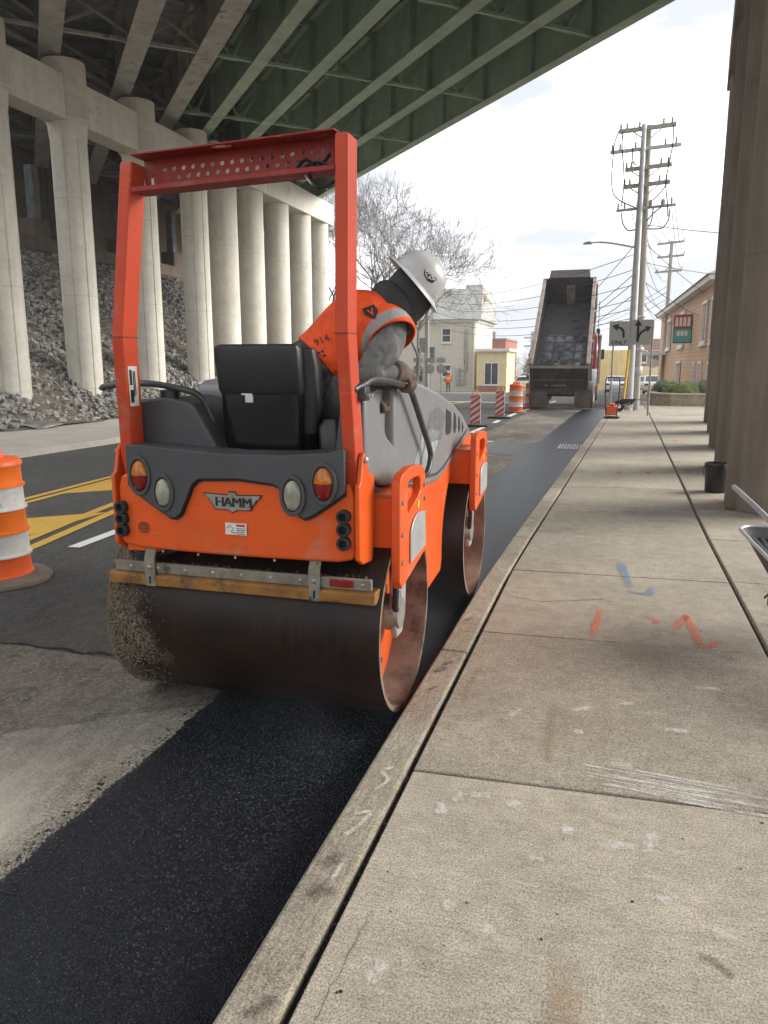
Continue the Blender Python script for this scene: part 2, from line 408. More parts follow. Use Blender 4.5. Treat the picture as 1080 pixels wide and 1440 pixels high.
M['hoodcloth'] = mk_cloth('black_hood_cloth', (.034,.034,.036), 9, .9)
M['glove'] = pm('brown_work_glove', (.12,.085,.06), .85, 0, 22, .4, 60, .4, .004)
M['helmet'] = pm('grey_hard_hat', (.50,.50,.495), .28, 0, 9, .1, 30, .03, .001, (.28,.26,.23), 9, .68)
M['skin'] = pm('skin', (.42,.24,.16), .5, 0, 20, .1, 60, .1)
# street things
M['cone'] = pm('orange_barrel_plastic', (.82,.13,.03), .45, 0, 5, .12, 40, .06, .002, (.30,.17,.10), 6, .66)
M['bandw'] = pm('white_reflective_band', (.62,.62,.59), .45, 0, 8, .12, 40, .06, .002, (.25,.22,.18), 5, .60)
M['bando'] = pm('orange_reflective_band', (.80,.17,.02), .4, 0, 8, .12, 40, .06, .002, (.35,.16,.06), 5, .66)
M['redstripe'] = pm('red_orange_stripe', (.62,.075,.035), .5, 0, 8, .15, 40, .05)
M['wood'] = pm('weathered_pole_wood', (.34,.315,.275), .9, 0, 3, .25, 30, .4, .006, None, stretch=(6,6,.4))
M['wire'] = pm('black_cable', (.035,.035,.037), .6, 0)
M['sign_face'] = pm('weathered_sign_face', (.44,.44,.415), .5, 0, 4, .08, 30, .03)
M['truck_black'] = pm('scuffed_dump_bed', (.070,.062,.060), .62, .1, 3, .4, 30, .3, .01, (.16,.13,.11), 2.5, .60)
M['truck_edge'] = pm('scraped_bed_edge', (.33,.27,.24), .6, .2, 4, .4, 30, .2)
M['truck_floor'] = pm('polished_bed_floor', (.15,.15,.165), .42, .4, 2.2, .5, 12, .5, .03, (.07,.07,.075), 2.0, .52)
M['cab_red'] = pm('cab_red_paint', (.42,.015,.02), .3, 0)
M['flap'] = pm('muddy_flap', (.14,.115,.09), .85, 0, 4, .4, 30, .2)
M['chrome'] = pm('aluminium_wheel', (.55,.55,.54), .3, .8)
M['glass'] = pm('window_glass', (.055,.065,.075), .06, 0, 2, .5, 5, .0)
M['winwhite'] = pm('white_window_frame', (.72,.71,.68), .5, 0)
M['far_yellow'] = pm('yellow_painted_wall', (.72,.56,.22), .8, 0, 1, .2)
M['hv_yellow'] = pm('yellow_plastic', (.75,.48,.04), .5, 0)
def mk_siding(name, c, pitch, amt=.3, horizontal=True):
    t = NT(name); z = t.sep()[2]
    f = t.math('FRACT', t.math('MULTIPLY', z, 1/pitch))
    n = t.noise(3, 4)
    cc = t.ramp(n, [(.3, tuple(x*.9 for x in c)), (.7, tuple(min(1, x*1.08) for x in c))])
    cc = t.mix(t.ramp(f, [(.0, amt), (.35, 0.)]), cc, tuple(x*.45 for x in c))
    return t.done(cc, .8, 0, t.bump(f, .5, .02))
M['siding_tan'] = mk_siding('tan_brown_siding', (.64,.40,.25), .2, .55)
M['siding_cream'] = mk_siding('cream_siding', (.64,.585,.485), .2, .35)
M['stucco_yellow'] = pm('yellow_stucco', (.72,.61,.36), .9, 0, 2, .1, 40, .1)
M['shingle'] = pm('grey_shingles', (.33,.325,.30), .9, 0, 2, .2, 8, .4, .02)
M['shingle_brown'] = pm('brown_shingles', (.25,.215,.19), .9, 0, 2, .2, 8, .4, .02)
M['brick'] = pm('red_brick_far', (.36,.14,.10), .9, 0, 2, .2, 10, .2)
M['bark'] = pm('grey_brown_bark', (.17,.145,.125), .95, 0, 3, .25, 30, .3)
M['leafA'] = pm('yellow_green_leaf', (.24,.28,.06), .6, 0, 5, .4, 10, 0)
M['leafB'] = pm('dark_green_leaf', (.085,.125,.05), .6, 0, 5, .4, 10, 0)
M['stonewall'] = pm('tan_wall_stone', (.32,.255,.18), .9, 0, 6, .35, 20, .4, .02)
M['carwhite'] = pm('white_car_paint', (.70,.71,.72), .25, 0)
M['teal'] = pm('teal_signal', (.03,.30,.28), .5, 0)

# ================================================================== the setting
def gz(y): return 0.0 if y < 28 else -0.02 * (min(y, 100) - 28)
def xb(y): return 0.0 if y < 6 else 0.032 * (y - 6)
def sheet(name, x0f, x1f, ys, z, mat, parent=None, nx=1, kind='structure', **kw):
    b = MB(); rr = []
    for y in ys:
        a, c = x0f(y), x1f(y)
        rr.append([(lerp(a, c, i/nx), y, z + gz(y)) for i in range(nx+1)])
    b.rings(rr, cap=False, close=False)
    o = b.build(name, mat, parent, smooth=0)
    if parent is None: tag(o, kind=kind, **kw)
    return o
YS = [-40,-20,-5,0,2,4,6,8,10,13,16,20,24,28,34,40,46,52,58,64,70,80,90,100,130,200]
sheet('ground', lambda y: -500, lambda y: 500, [-120] + YS + [400, 900], -.17, M['ground'], label='bare earth ground reaching to the horizon', cat='ground')
road = sheet('road', lambda y: -10.6 + xb(y), lambda y: -.87 + xb(y), YS, -.122, M['road'], label='grey asphalt street running under the overpass', cat='road')
sheet('side_street', lambda y: -90, lambda y: -10.55 + xb(y), [43, 47, 52, 57, 61], -.124, M['road'], label='grey side street branching left before the cream house', cat='road')
# worn kerb lane and its milled patches
sheet('worn_lane', lambda y: -3.75 + xb(y), lambda y: -.9 + xb(y), [-20] + [y*.6 for y in range(-8, 80)], -.118, M['road_dark'], road, 4)
def poly_sheet(name, pts, z, mat, parent):
    b = MB(); b.add([(x, y, z + gz(y)) for x, y in pts], [tuple(range(len(pts)))]); return b.build(name, mat, parent, smooth=0)
def jag(pts, amp, step):
    out = []
    for (x0, y0), (x1, y1) in zip(pts, pts[1:]):
        L = math.hypot(x1-x0, y1-y0); n = max(1, int(L/step))
        for i in range(n): out.append((lerp(x0, x1, i/n) + random.uniform(-amp, amp), lerp(y0, y1, i/n) + random.uniform(-amp, amp)))
    return out + [pts[-1]]
poly_sheet('milled_patch', jag([(-1.8,-3),(-1.8,3.6),(-2.84,3.66),(-3.6,3.69),(-6.5,3.8)], .012, .12) + [(-6.5,-3)], -.115, M['milled'], road)
poly_sheet('pale_patch', jag([(-1.83,-3),(-1.83,3.28)], .01, .1) + jag([(-1.9,3.24),(-2.2,3.06),(-2.68,2.68),(-3.4,2.15),(-6.4,.2)], .02, .12) + [(-6.4,-3)], -.1125, M['milled2'], road)  # paler tone of the milled surface behind a ragged diagonal edge
poly_sheet('milled_lane', jag([(-1.75+xb(9),9),(-1.75+xb(32),32)], .03, .4) + jag([(-3.5+xb(32),32),(-3.45+xb(12),12)], .04, .5) + [(-3.2,9)], -.1135, M['milled'], road)
b = MB()
for i in range(60):   # crack across the lane
    x = -3.6 - 1.6 + i*.04; y = 3.69 + .02*math.sin(i*.9) + random.uniform(-.008,.008)
    b.add([(x, y-.012, -.1105), (x+.042, y-.012, -.1105), (x+.042, y+.01, -.1105), (x, y+.01, -.1105)], [(0,1,2,3)])
b.build('crack', M['gasket'], road, smooth=0)
# fresh asphalt strip against the kerb: a real 12 mm thick mat with a ragged left edge
ys = [-6 + i*.05 for i in range(0, 731)]
b = MB(); rr = []
for y in ys:
    wob = .008*math.sin(y*1.1) + .006*math.sin(y*7.3+1) + random.uniform(-.010, .010)
    xl = -1.885 + xb(y) + wob; xr = -.862 + xb(y)
    z = gz(y)
    rr.append([(xl-.03, y, -.117+z), (xl, y, -.106+z), (lerp(xl, xr, .33), y, -.104+z), (lerp(xl, xr, .66), y, -.104+z), (xr, y, -.106+z)])
b.rings(rr, cap=False, close=False)
b.build('fresh_asphalt', M['fresh'], None, smooth=60, label='strip of fresh black asphalt along the kerb', cat='asphalt', kind='structure')
poly_sheet('fresh_apron', jag([(-1.7+xb(14),14.2),(-2.75+xb(14),14.9),(-2.85+xb(16),16.2),(-1.7+xb(16),17.2)], .05, .3), -.109, M['fresh'], road)
# painted markings
def stripe(pts, w, mat, z=-.1145):
    b = MB()
    for (x0, y0), (x1, y1) in zip(pts, pts[1:]):
        dx, dy = x1-x0, y1-y0; L = math.hypot(dx, dy); nx, ny = -dy/L*w/2, dx/L*w/2
        n = max(1, int(L/2))
        for i in range(n):
            a, c = i/n, (i+1)/n
            q = [(lerp(x0,x1,a)-nx, lerp(y0,y1,a)-ny), (lerp(x0,x1,c)-nx, lerp(y0,y1,c)-ny), (lerp(x0,x1,c)+nx, lerp(y0,y1,c)+ny), (lerp(x0,x1,a)+nx, lerp(y0,y1,a)+ny)]
            b.add([(x, y, z+gz(y)) for x, y in q], [(0,1,2,3)])
    return b
def mark(name, pts, w, mat, z=-.1145): return stripe(pts, w, mat, z).build(name, mat, road, smooth=0)
for off in (-.09, .09):
    mark('yellow_line', [(-6.98+off,2),(-7.07+off,7.86),(-7.22+off,9.78),(-7.6+off,16),(-7.4+off,26),(-7.0+off,42)], .11, M['yellow'])
    mark('yellow_line', [(-4.45+off*1.3,1),(-5.33+off*1.3,5.87),(-5.69+off*1.3,7.66),(-6.7+off*1.3,13.6),(-7.1+off,16)], .12, M['yellow'])
poly_sheet('yellow_hatch', [(-6.35,6.9),(-5.62,6.15),(-5.62,7.55)], -.1175, M['yellow'], road)
poly_sheet('yellow_hatch', [(-7.0,8.5),(-6.45,9.0),(-6.3,10.4),(-7.1,10.2)], -.1175, M['yellow'], road)
mark('white_line', [(-4.83,5.95),(-5.0,8.9)], .13, M['white'])
for y0, y1 in ((15.2,16.4),(19.0,21.2),(22.4,23.4),(24.6,30.5),(33,36),(39,42)):
    mark('white_line', [(-3.62+xb(y0)*.6,y0),(-3.62+xb(y1)*.6,y1)], .14, M['white'])
mark('white_line', [(-3.0,13.1),(-2.3,13.3)], .2, M['white'], -.108)
mark('white_line', [(-3.4,16.8),(-2.5,16.95)], .2, M['white'], -.108)
mark('white_line', [(-10.2+xb(14),14),(-10.2+xb(42),42)], .12, M['white'])
mark('stop_line', [(-9.5+xb(38),38.5),(-4.5+xb(38),38.2)], .5, M['white'])
# storm drain
g = empty('storm_drain', (-1.02+.3, 16.2, -.11), 'cast iron storm drain grate set in fresh asphalt by the kerb', 'drain')
b = MB(); cx = -1.02+.3-.0
b.plate([(cx-.32,15.75),(cx+.28,15.75),(cx+.28,16.7),(cx-.32,16.7)], [[(cx-.28,15.8),(cx+.24,15.8),(cx+.24,16.65),(cx-.28,16.65)]], XY, -.112, -.092)
b.build('grate_frame', M['steel'], g)
MB().box(cx-.28, cx+.24, 15.8, 16.65, -.111, -.1085).build('drain_pit', M['gasket'], g)
for i in range(9):
    x = cx - .26 + i*.06
    MB().box(x, x+.028, 15.8, 16.65, -.108, -.093).build('grate_bar', M['steel'], g)

# pavement (right) and kerb
walk = sheet('sidewalk', lambda y: -.74 + xb(y), lambda y: 3.6 + xb(y)*2.2, [-6,-3] + [y*1. for y in range(-2, 46)], -.035, M['gasket'], label='concrete sidewalk of broom finished slabs along the street', cat='sidewalk')
def rj(y): return .905 + max(0, y-7.5)*.011
joints = [-5.0,-3.4,-1.85,-.3,1.22,2.74,4.42,5.90,7.37,8.87,10.35,11.85,13.35,14.85,16.35,17.85,19.35,20.85,22.35,23.85,25.35,27,30,33,36,40]
def slab(x0f, x1f, y0, y1, skew):
    g_ = .007; dz = random.uniform(-.0025, .0025)
    P = lambda x, y, z: (x, y + skew*(x + .66), z + gz(y))
    ys_ = [y0 + g_, (y0+y1)/2, y1 - g_]
    b = MB(); rr = []
    for y in ys_:
        a, c = x0f(y), x1f(y)
        rr.append([P(a, y, -.1), P(c, y, -.1), P(c, y, dz), P(a, y, dz)])
    b.rings(rr)
    return b.build('slab', M['walk'], walk, smooth=0, bevel=.006, seg=2)
for i, (a, c) in enumerate(zip(joints, joints[1:])):
    slab(lambda y: -.688 + xb(y), lambda y: rj(y) - .012, a, c, .05)
    slab(lambda y: rj(y) + .018, lambda y: 3.5 + xb(y)*2.2, a + .12, c + .12, 0)
kb = empty('kerb', (-.8, 0, 0), 'weathered concrete kerb along the fresh asphalt', 'kerb', kind='structure')
y = -5.0
while y < 42:
    L = 3.02; b = MB(); rr = []
    for t in (0, .5, 1):
        yy = y + .006 + (L-.012)*t; z = gz(yy); o = xb(yy)
        rr.append([(-.878+o, yy, -.3+z), (-.718+o, yy, -.3+z), (-.714+o, yy, .001+z), (-.868+o, yy, .003+z)])
    b.rings(rr); b.build('kerb_stone', M['kerb'], kb, smooth=30, bevel=.014, seg=3); y += L
# sprayed survey paint and chalk on the slabs
def mk_spray(name, c, thr, amax=.75, edge=True):
    t = NT(name); n = t.noise(45, 6, .85); n2 = t.noise(9, 4)
    at = t.n.new('ShaderNodeAttribute'); at.attribute_name = 'w'
    e = t.mix(.3, n, n2)
    if edge: e = t.math('ADD', e, t.math('MULTIPLY', t.math('SUBTRACT', at.outputs['Fac'], 1.0), .30))
    al = t.ramp(e, [(thr-.10, 0.), (thr+.12, amax)])
    al = t.math('MULTIPLY', al, t.ramp(t.noise(160, 3, .8), [(.40, .35), (.56, 1.)]))
    m = t.done(c, .9); t.lk(al, t.b.inputs['Alpha']); return m
M['spray_o'] = mk_spray('orange_marking_paint', (.72,.20,.11), .38, .85)
M['spray_b'] = mk_spray('blue_marking_paint', (.14,.27,.40), .39, .8)
M['chalk'] = mk_spray('white_scuff', (.72,.69,.63), .40, .85)
M['chalk2'] = mk_spray('faint_scuff', (.70,.67,.61), .43, .8)
M['rustst'] = mk_spray('rust_stain', (.36,.22,.11), .46, .5)
M['oil'] = mk_spray('oil_stain', (.045,.04,.035), .42, .7)
def dab(name, pts, w, mat, parent=walk, z=.0045):
    pts = [Vector((x, y, 0)) for x, y in pts]; pts = [Vector((p.x, p.y, 0)) for p in spline(pts, 4)]
    rr = []
    for i, p in enumerate(pts):
        d = (pts[min(i+1, len(pts)-1)] - pts[max(i-1, 0)]).normalized(); n = Vector((-d.y, d.x, 0))
        ww = w * (.6 + .5*random.random())
        ww *= 1.5; rr.append([(p.x + n.x*ww*k, p.y + n.y*ww*k, z) for k in (-.5,-.25,0,.25,.5)])
    o = MB().rings(rr, cap=False, close=False).build(name, mat, parent, smooth=0)
    at = o.data.attributes.new('w', 'FLOAT', 'POINT'); N = len(rr)
    for i in range(N):
        e = min(1, (min(i, N-1-i)+.0)/1.5)
        for k, v in enumerate((0, .8, 1, .8, 0)): at.data[i*5+k].value = v*e
    return o
dab('orange_mark', [(-.05,4.48),(-.03,4.75),(0,5.12)], .055, M['spray_o'])
dab('orange_mark', [(.425,4.78),(.48,4.95),(.53,5.10)], .05, M['spray_o'])
dab('orange_mark', [(.525,5.12),(.535,4.90),(.545,4.70),(.56,4.50)], .06, M['spray_o'])
dab('orange_mark', [(.53,4.50),(.60,4.52),(.67,4.66)], .05, M['spray_o'])
dab('orange_mark', [(.26,5.0),(.34,4.92),(.30,4.85)], .04, M['spray_o'])
for x, y in ((.10,11.7),(.52,11.8),(1.10,12.0),(1.2,9.6),(1.25,17)): dab('orange_mark', [(x,y),(x+.06,y+.25)], .1, M['spray_o'])
dab('blue_mark', [(.12,6.42),(.15,6.0),(.20,5.58)], .075, M['spray_b'])
dab('blue_mark', [(.16,5.55),(.30,5.50),(.34,5.72)], .08, M['spray_b'])
for k in range(13):
    y = 2.78 + k*.014 + random.uniform(-.012,.012); x = -.10 + random.random()*.35
    dab('scuff', [(x, y+.04),(x+.2, y+.02),(x+.45+random.random()*.2, y+random.uniform(-.03,.02))], random.uniform(.008,.028), M['chalk'])
for x, y, a in ((-.50,2.55,1.2),(-.52,2.45,1.8),(-.10,2.48,.6),(.02,2.44,.2),(.17,2.42,1.3),(.28,3.38,.1),(-.12,3.45,.7),(-.10,3.25,.2),(-.45,2.62,.2),(-.30,2.58,.9),(.1,3.6,.3),(-.4,3.3,1.1),(.45,3.9,.1),(.2,2.2,.8),(-.2,2.3,.2),(.5,1.7,.5),(-.42,2.0,.4),(-.3,1.9,1.0),(.05,3.0,.1),(.6,2.35,1.4),(.35,2.1,.3),(-.55,1.65,1.2)):
    L = random.uniform(.05, .16); dab('scuff', [(x,y),(x+.5*L*math.cos(a)+.01,y+.5*L*math.sin(a)),(x+L*math.cos(a),y+L*math.sin(a))], .05, M['chalk2'])
dab('rust_stain', [(-.18,2.9),(-.19,3.2),(-.2,3.6)], .06, M['rustst'])
dab('rust_stain', [(-.02,1.45),(-.04,1.6),(-.03,1.95)], .12, M['rustst'])
dab('rust_stain', [(-.60,3.3),(-.62,3.6),(-.60,3.95)], .035, M['rustst'])
dab('oil_stain', [(.30,2.02),(.36,1.98),(.39,1.94)], .03, M['oil'])
for x, y, w in ((-.79,1.95,.09),(-.80,2.1,.06),(-.80,3.75,.05),(-.78,3.85,.04),(-.77,1.5,.05),(-.80,1.25,.08),(-.79,3.5,.03),(-.80,4.6,.04)):
    dab('oil_stain', [(x-.03,y-.04),(x,y),(x+.02,y+.05)], w, M['oil'], kb, .0095)
dab('chalk_mark', [(-.80,2.52),(-.76,2.62),(-.80,2.68),(-.75,2.73)], .022, M['chalk2'], kb, .0095)
dab('chalk_mark', [(-.82,2.36),(-.76,2.40),(-.78,2.30),(-.82,2.20)], .022, M['chalk2'], kb, .0095)
dab('chalk_mark', [(-.82,2.08),(-.76,2.12),(-.77,1.98)], .022, M['chalk2'], kb, .0095)
# loose grains standing proud of the fresh mat near the camera
def octa(b, c, r, rs):
    x, y, z = c; a = rs.uniform(0, 3.14); ca, sa = math.cos(a)*r, math.sin(a)*r; k = rs.uniform(.6, 1.0); h = r*rs.uniform(.35,.8)
    b.add([(x+ca,y+sa,z),(x-sa*k,y+ca*k,z+h*.2),(x-ca,y-sa,z),(x+sa*k,y-ca*k,z+h*.1),(x+ca*.2,y,z+h)], [(0,1,4),(1,2,4),(2,3,4),(3,0,4)])
rs = random.Random(2); b = MB(); i = 0
while i < 24000:
    y = .7 + 2.75*rs.random()**1.3; x = rs.uniform(-1.88, -.865)
    octa(b, (x, y, -.1045), rs.uniform(.0022, .0055)*(1+y*.12), rs); i += 1
M['grain'] = pm('asphalt_grain', (.010,.0125,.017), .55, 0, 60, .5, 10, 0, spec=.30)
b.build('asphalt_grains', M['grain'], road, smooth=0, kind='stuff')
b = MB()
for i in range(9000):
    x = -1.86 - 2.6*rs.random()**1.3; y = rs.uniform(.6, 3.66); octa(b, (x, y, -.1125), rs.uniform(.002,.006), rs)
for i in range(1500):
    y = rs.uniform(.6, 3.3); octa(b, (-1.885 + rs.gauss(0,.02), y, -.110), rs.uniform(.003,.009), rs)
b.build('loose_grit', M['milled2'], road, smooth=0, kind='stuff')
b = MB()
for i in range(420):
    y = rs.uniform(.6, 3.4); octa(b, (-1.89 - abs(rs.gauss(0,.035)), y, -.112), rs.uniform(.003,.010), rs)
b.build('spilled_asphalt', M['grain'], road, smooth=0, kind='stuff')
M['crackline'] = pm('hairline_crack', (.05,.042,.035), .95, 0, 20, .3, 10, 0)
def crack(pts, w):
    P = []
    for (x0, y0), (x1, y1) in zip(pts, pts[1:]):
        n = max(2, int(math.hypot(x1-x0, y1-y0)/.03))
        P += [(lerp(x0,x1,i/n) + random.uniform(-.006,.006), lerp(y0,y1,i/n) + random.uniform(-.006,.006)) for i in range(n)]
    P.append(pts[-1]); rr = []
    for i, (x, y) in enumerate(P):
        a, c = P[max(0,i-1)], P[min(len(P)-1,i+1)]; d = Vector((c[0]-a[0], c[1]-a[1], 0)).normalized(); ww = w*random.uniform(.4,1)
        rr.append([(x+d.y*ww, y-d.x*ww, .0035), (x-d.y*ww, y+d.x*ww, .0035)])
    MB().rings(rr, cap=False, close=False).build('crack', M['crackline'], walk, smooth=0)
crack([(-.66,5.20),(-.40,5.12),(-.15,5.22),(.02,5.30)], .003); crack([(-.63,1.35),(-.62,1.65),(-.605,1.92)], .0013)
crack([(1.02,6.35),(1.10,5.95),(1.16,5.45)], .0015); crack([(.2,8.0),(.5,8.25),(.85,8.2)], .003); crack([(-.66,9.6),(-.2,9.75),(.3,9.6)], .003)
# crumbs of asphalt on the slabs
b = MB()
for i in range(130):
    x, y = random.uniform(-.65,1.6), random.uniform(1.0,6.5); r = random.uniform(.002,.007)
    octa(b, (x, y, .0015), r, random)
b.build('asphalt_crumbs', M['fresh'], walk, smooth=0, kind='stuff')
# debris and grit in the kerb groove
b = MB()
for i in range(420):
    y = random.uniform(.9,9); r = random.uniform(.002,.006)
    b.ball((-.702+random.uniform(-.012,.012), y, -.030+random.uniform(0,.012)), r, 5, 3)
b.build('joint_grit', M['road_dark'], walk, smooth=0, kind='stuff')

# left pavement and kerb
lw = sheet('far_sidewalk', lambda y: -14.4 + xb(y), lambda y: -10.78 + xb(y), [y*2. for y in range(-10, 22)], 0.0, M['farwalk'], label='pale concrete sidewalk across the street below the rocks', cat='sidewalk')
b = MB(); rr = []
for y in [yy*2. for yy in range(-10, 22)]: rr.append([(-10.8+xb(y), y, -.2), (-10.58+xb(y), y, -.2), (-10.6+xb(y), y, .004), (-10.8+xb(y), y, .004)])
b.rings(rr).build('far_kerb_stone', M['farwalk'], lw, smooth=30)
# embankment
def ez(x): 
    t = (-13.7 - x); return .02 + (0 if t < 0 else .10*t if t < .6 else .06 + (t-.6)*.62)
emb = MB()
xs = [-13.7,-14,-14.4,-15,-16,-18,-20,-22,-24.4,-25.2]
emb.rings([[(x + xb(y)*.3, y, ez(max(x,-24.4)) + .05*math.sin(y*1.3+x)) for x in xs] for y in [-14+i*1.5 for i in range(39)]], cap=False, close=False)
M['soil'] = mk_asphalt('brown_soil', (.10,.082,.062), (.19,.155,.115), 22, .7, .95)
emb = emb.build('embankment', M['soil'], None, smooth=60, label='steep earth bank under the overpass covered in grey riprap', cat='embankment', kind='structure')
protos = []
for k in range(8):
    bm = bmesh.new(); rs = random.Random(k)
    for i in range(11):
        d = Vector((rs.gauss(0,1), rs.gauss(0,1), rs.gauss(0,1))).normalized()
        bm.verts.new((d.x*rs.uniform(.75,1.1), d.y*rs.uniform(.6,.95), d.z*rs.uniform(.5,.8)))
    bmesh.ops.convex_hull(bm, input=bm.verts)
    for v in [v for v in bm.verts if not v.link_faces]: bm.verts.remove(v)
    me = bpy.data.meshes.new('stone'); bm.to_mesh(me); bm.free(); me.materials.append(M['rock']); protos.append(me)
stones = []
for i in range(19000):
    y = random.uniform(9, 43); x = -13.95 - 10.2*random.random()
    stones.append((x, y, random.choice((1,1,1,.75,1.3))*random.uniform(.06,.145)))
stones.sort(key=lambda s: (s[0]**2 + s[1]**2) + (0 if s[1] > 15.2 else 4000))
rest = MB()
for i, (x, y, r) in enumerate(stones):
    me = protos[i % 8]; z = ez(x) + r*.25
    rot = Matrix.Rotation(random.uniform(0,6.3), 4, 'Z') @ Matrix.Rotation(random.uniform(-.8,.8), 4, 'X') @ Matrix.Rotation(random.uniform(-.8,.8), 4, 'Y')
    if i < 300:
        o = bpy.data.objects.new('stone', me); col.objects.link(o); o.parent = emb
        o.location = (x + xb(y)*.3, y, z); o.rotation_euler = rot.to_euler(); o.scale = (r, r, r)
    else:
        mt = Matrix.Translation((x + xb(y)*.3, y, z)) @ rot @ Matrix.Scale(r, 4)
        rest.add([mt @ v.co for v in me.vertices], [tuple(p.vertices) for p in me.polygons])
rest.build('riprap', M['rock'], emb, smooth=0, kind='stuff')
# a bent sheet lying at the foot of the rocks
b = MB(); b.rings([[(-14.15+.25*i, 15.6+.45*j, .06+.05*math.sin(i*1.4)+.03*j) for i in range(4)] for j in range(3)], cap=False, close=False)
o = b.build('debris_sheet', M['steel'], None, org=(-14,15.8,0), smooth=60, label='bent dark metal sheet lying at the foot of the rocks', cat='debris')
o.modifiers.new('thick','SOLIDIFY').thickness = .015

# ================================================================== overpass
NX, NY = .755, .655
def bp(n, s, z): return (NX*n - NY*s, NY*n + NX*s, z)
ZB = 10.0; ZD = 11.5
over = empty('overpass', (0, 18, ZB), 'steel girder highway overpass crossing the street at an angle', 'overpass')
gn = [-.9,1.2,3.35,5.2,6.7,8.46,10.45,12.39,14.42]
def send(n): return (NX*n + 24.6)/NY
def sbeg(n): return (NX*n - 22.0)/NY
for i, n in enumerate(gn):
    s0, s1 = sbeg(n), send(n); old = n < 6
    fw = .58 if old else (.34 if i == len(gn)-1 else .40)
    web = MB()
    def bx(b_, n0, n1, a0, a1, z0, z1): b_.hexa([bp(n0,a0,z0),bp(n1,a0,z0),bp(n1,a1,z0),bp(n0,a1,z0),bp(n0,a0,z1),bp(n1,a0,z1),bp(n1,a1,z1),bp(n0,a1,z1)])
    bx(web, n-.008, n+.008, s0, s1, ZB+.035, ZD-.03)
    bx(web, n-fw*.45, n+fw*.45, s0, s1, ZD-.03, ZD)
    a = 18.15 - 5.45*8
    while a < s1:
        if a > s0:
            for q in (-1, 1):
                if not (i == len(gn)-1 and q == 1): bx(web, n+q*.008, n+q*fw*.42, a-.006, a+.006, ZB+.036, ZD-.031)
        a += 2.725
    m_ = M['oldgrey'] if old else M['green']
    gd = web.build('girder', m_, over, smooth=0)
    fl = MB(); bx(fl, n-fw/2, n+fw/2, s0, s1, ZB, ZB+.035)
    fl.build('bottom_flange', m_, gd, smooth=0)
for n0, n1 in zip(gn, gn[1:]):
    m_ = M['oldgrey'] if n1 < 6 else M['green']
    for k in range(-6, 8):
        s = 18.15 + 5.45*k
        if s < max(sbeg(n0), sbeg(n1)) or s > min(send(n0), send(n1)) or bp(n0, s, 0)[0] > 6: continue
        nm = (n0+n1)/2; b = MB(); zb, zt = ZB+.14, ZD-.15
        b.bar(bp(n0+.03, s, zb), bp(n1-.03, s, zb), .09, .09)
        b.bar(bp(n0+.03, s, zt), bp(n1-.03, s, zt), .08, .08)
        if n1 < 6:
            b.bar(bp(n0+.03, s+.05, zb+.05), bp(n1-.03, s+.05, zt-.05), .08, .07); b.bar(bp(n0+.03, s-.05, zt-.05), bp(n1-.03, s-.05, zb+.05), .08, .07)
        else:
            b.bar(bp(nm-.06, s, zb), bp(n0+.1, s, zt), .07, .07); b.bar(bp(nm+.06, s, zb), bp(n1-.1, s, zt), .07, .07)
            b.prism([(-.26,-.06),(.26,-.06),(.18,.2),(-.18,.2)], lambda u, v, w: bp(nm+u, s+w, zb+v), .05, .062)
        for q, nn in ((1, n0), (-1, n1)):   # gusset plates lying at the strut ends
            b.prism([(0,-.12),(.34,-.05),(.34,.05),(0,.12)], lambda u, v, w: bp(nn+q*(.02+u), s+v, w), zb-.055, zb-.047)
        b.build('cross_frame', m_, over, smooth=0)
# corrugated deck pans and slab edge
b = MB(); rr = []
smin, smax = -40, 58; s = smin; k = 0
sl = []
while s < smax: sl.append(s); s += .11
for k, s in enumerate(sl):
    z = ZD + .02 + (.05 if (k//2) % 2 else 0)
    rr.append([bp(-1.7, s, z), bp(15.2, s, z)])
b.rings(rr, cap=False, close=False).build('deck_pans', M['deck'], over, smooth=0)
b = MB(); bx(b, -1.8, 15.3, smin, smax, ZD+.1, ZD+.4); bx(b, 14.95, 15.3, smin, smax, ZD+.4, ZD+1.3); bx(b, -1.8, -1.45, smin, smax, ZD+.4, ZD+1.3)
b.build('deck_slab', M['pier'], over, smooth=0)
for dx, z, r in ((-.1,10.55,.11),(.35,10.75,.06)):
    MB().tube([(-16.3+dx, y, z) for y in (4,12,20,28,34)], r, 10).build('conduit_pipe', M['oldgrey'], over)
b = MB(); b.tube(spline([(-2.4,20.5,10.1),(-2.6,20.9,9.75),(-3.0,21.3,9.7),(-3.4,21.6,10.1)],5), .02, 6)

# ------------------------------------------------------------------ piers
PX = -15.5
def column(x, y, z0, z1, r, label, group, mat, head=None, groove=True, lean=0):
    t = empty('bridge_column', (x, y, z0), label, 'column', group)
    b = MB(); n = 120
    prof = [(z0-.6, r), (z1, r)]
    rr = []
    for z, rad in prof:
        ring = []
        for j in range(n):
            a = 2*math.pi*j/n
            rad2 = rad
            if groove and j in (8, 30, 52, 75, 97, 112): rad2 = rad - .03
            ring.append((x + rad2*math.cos(a), y + rad2*math.sin(a), z))
        rr.append(ring)
    b.rings(rr).build('shaft', mat, t, smooth=35)
    if head:
        MB().lathe([(r+.004, z1-.5),(r+.04, z1-.09),(r+.05, z1-.03),(r+.115, z1-.02),(r+.12, z1+.05),(r+.10, z1+.08),(r+.10, head-.6),(r+.085, head-.59),(r+.085, head),(0, head)], (x, y, 0), (0,0,1), 40).build('head', mat, t, smooth=35)
    return t
lab = ['pale round bridge column cut off by the left photo edge','pale round bridge column with wide drum head, left of the roller frame','pale round bridge column with drum head behind the left roller post','pale grooved bridge column seen through the roller frame, leftmost there']
ycols = [17.15,20.25,23.75,27.2]
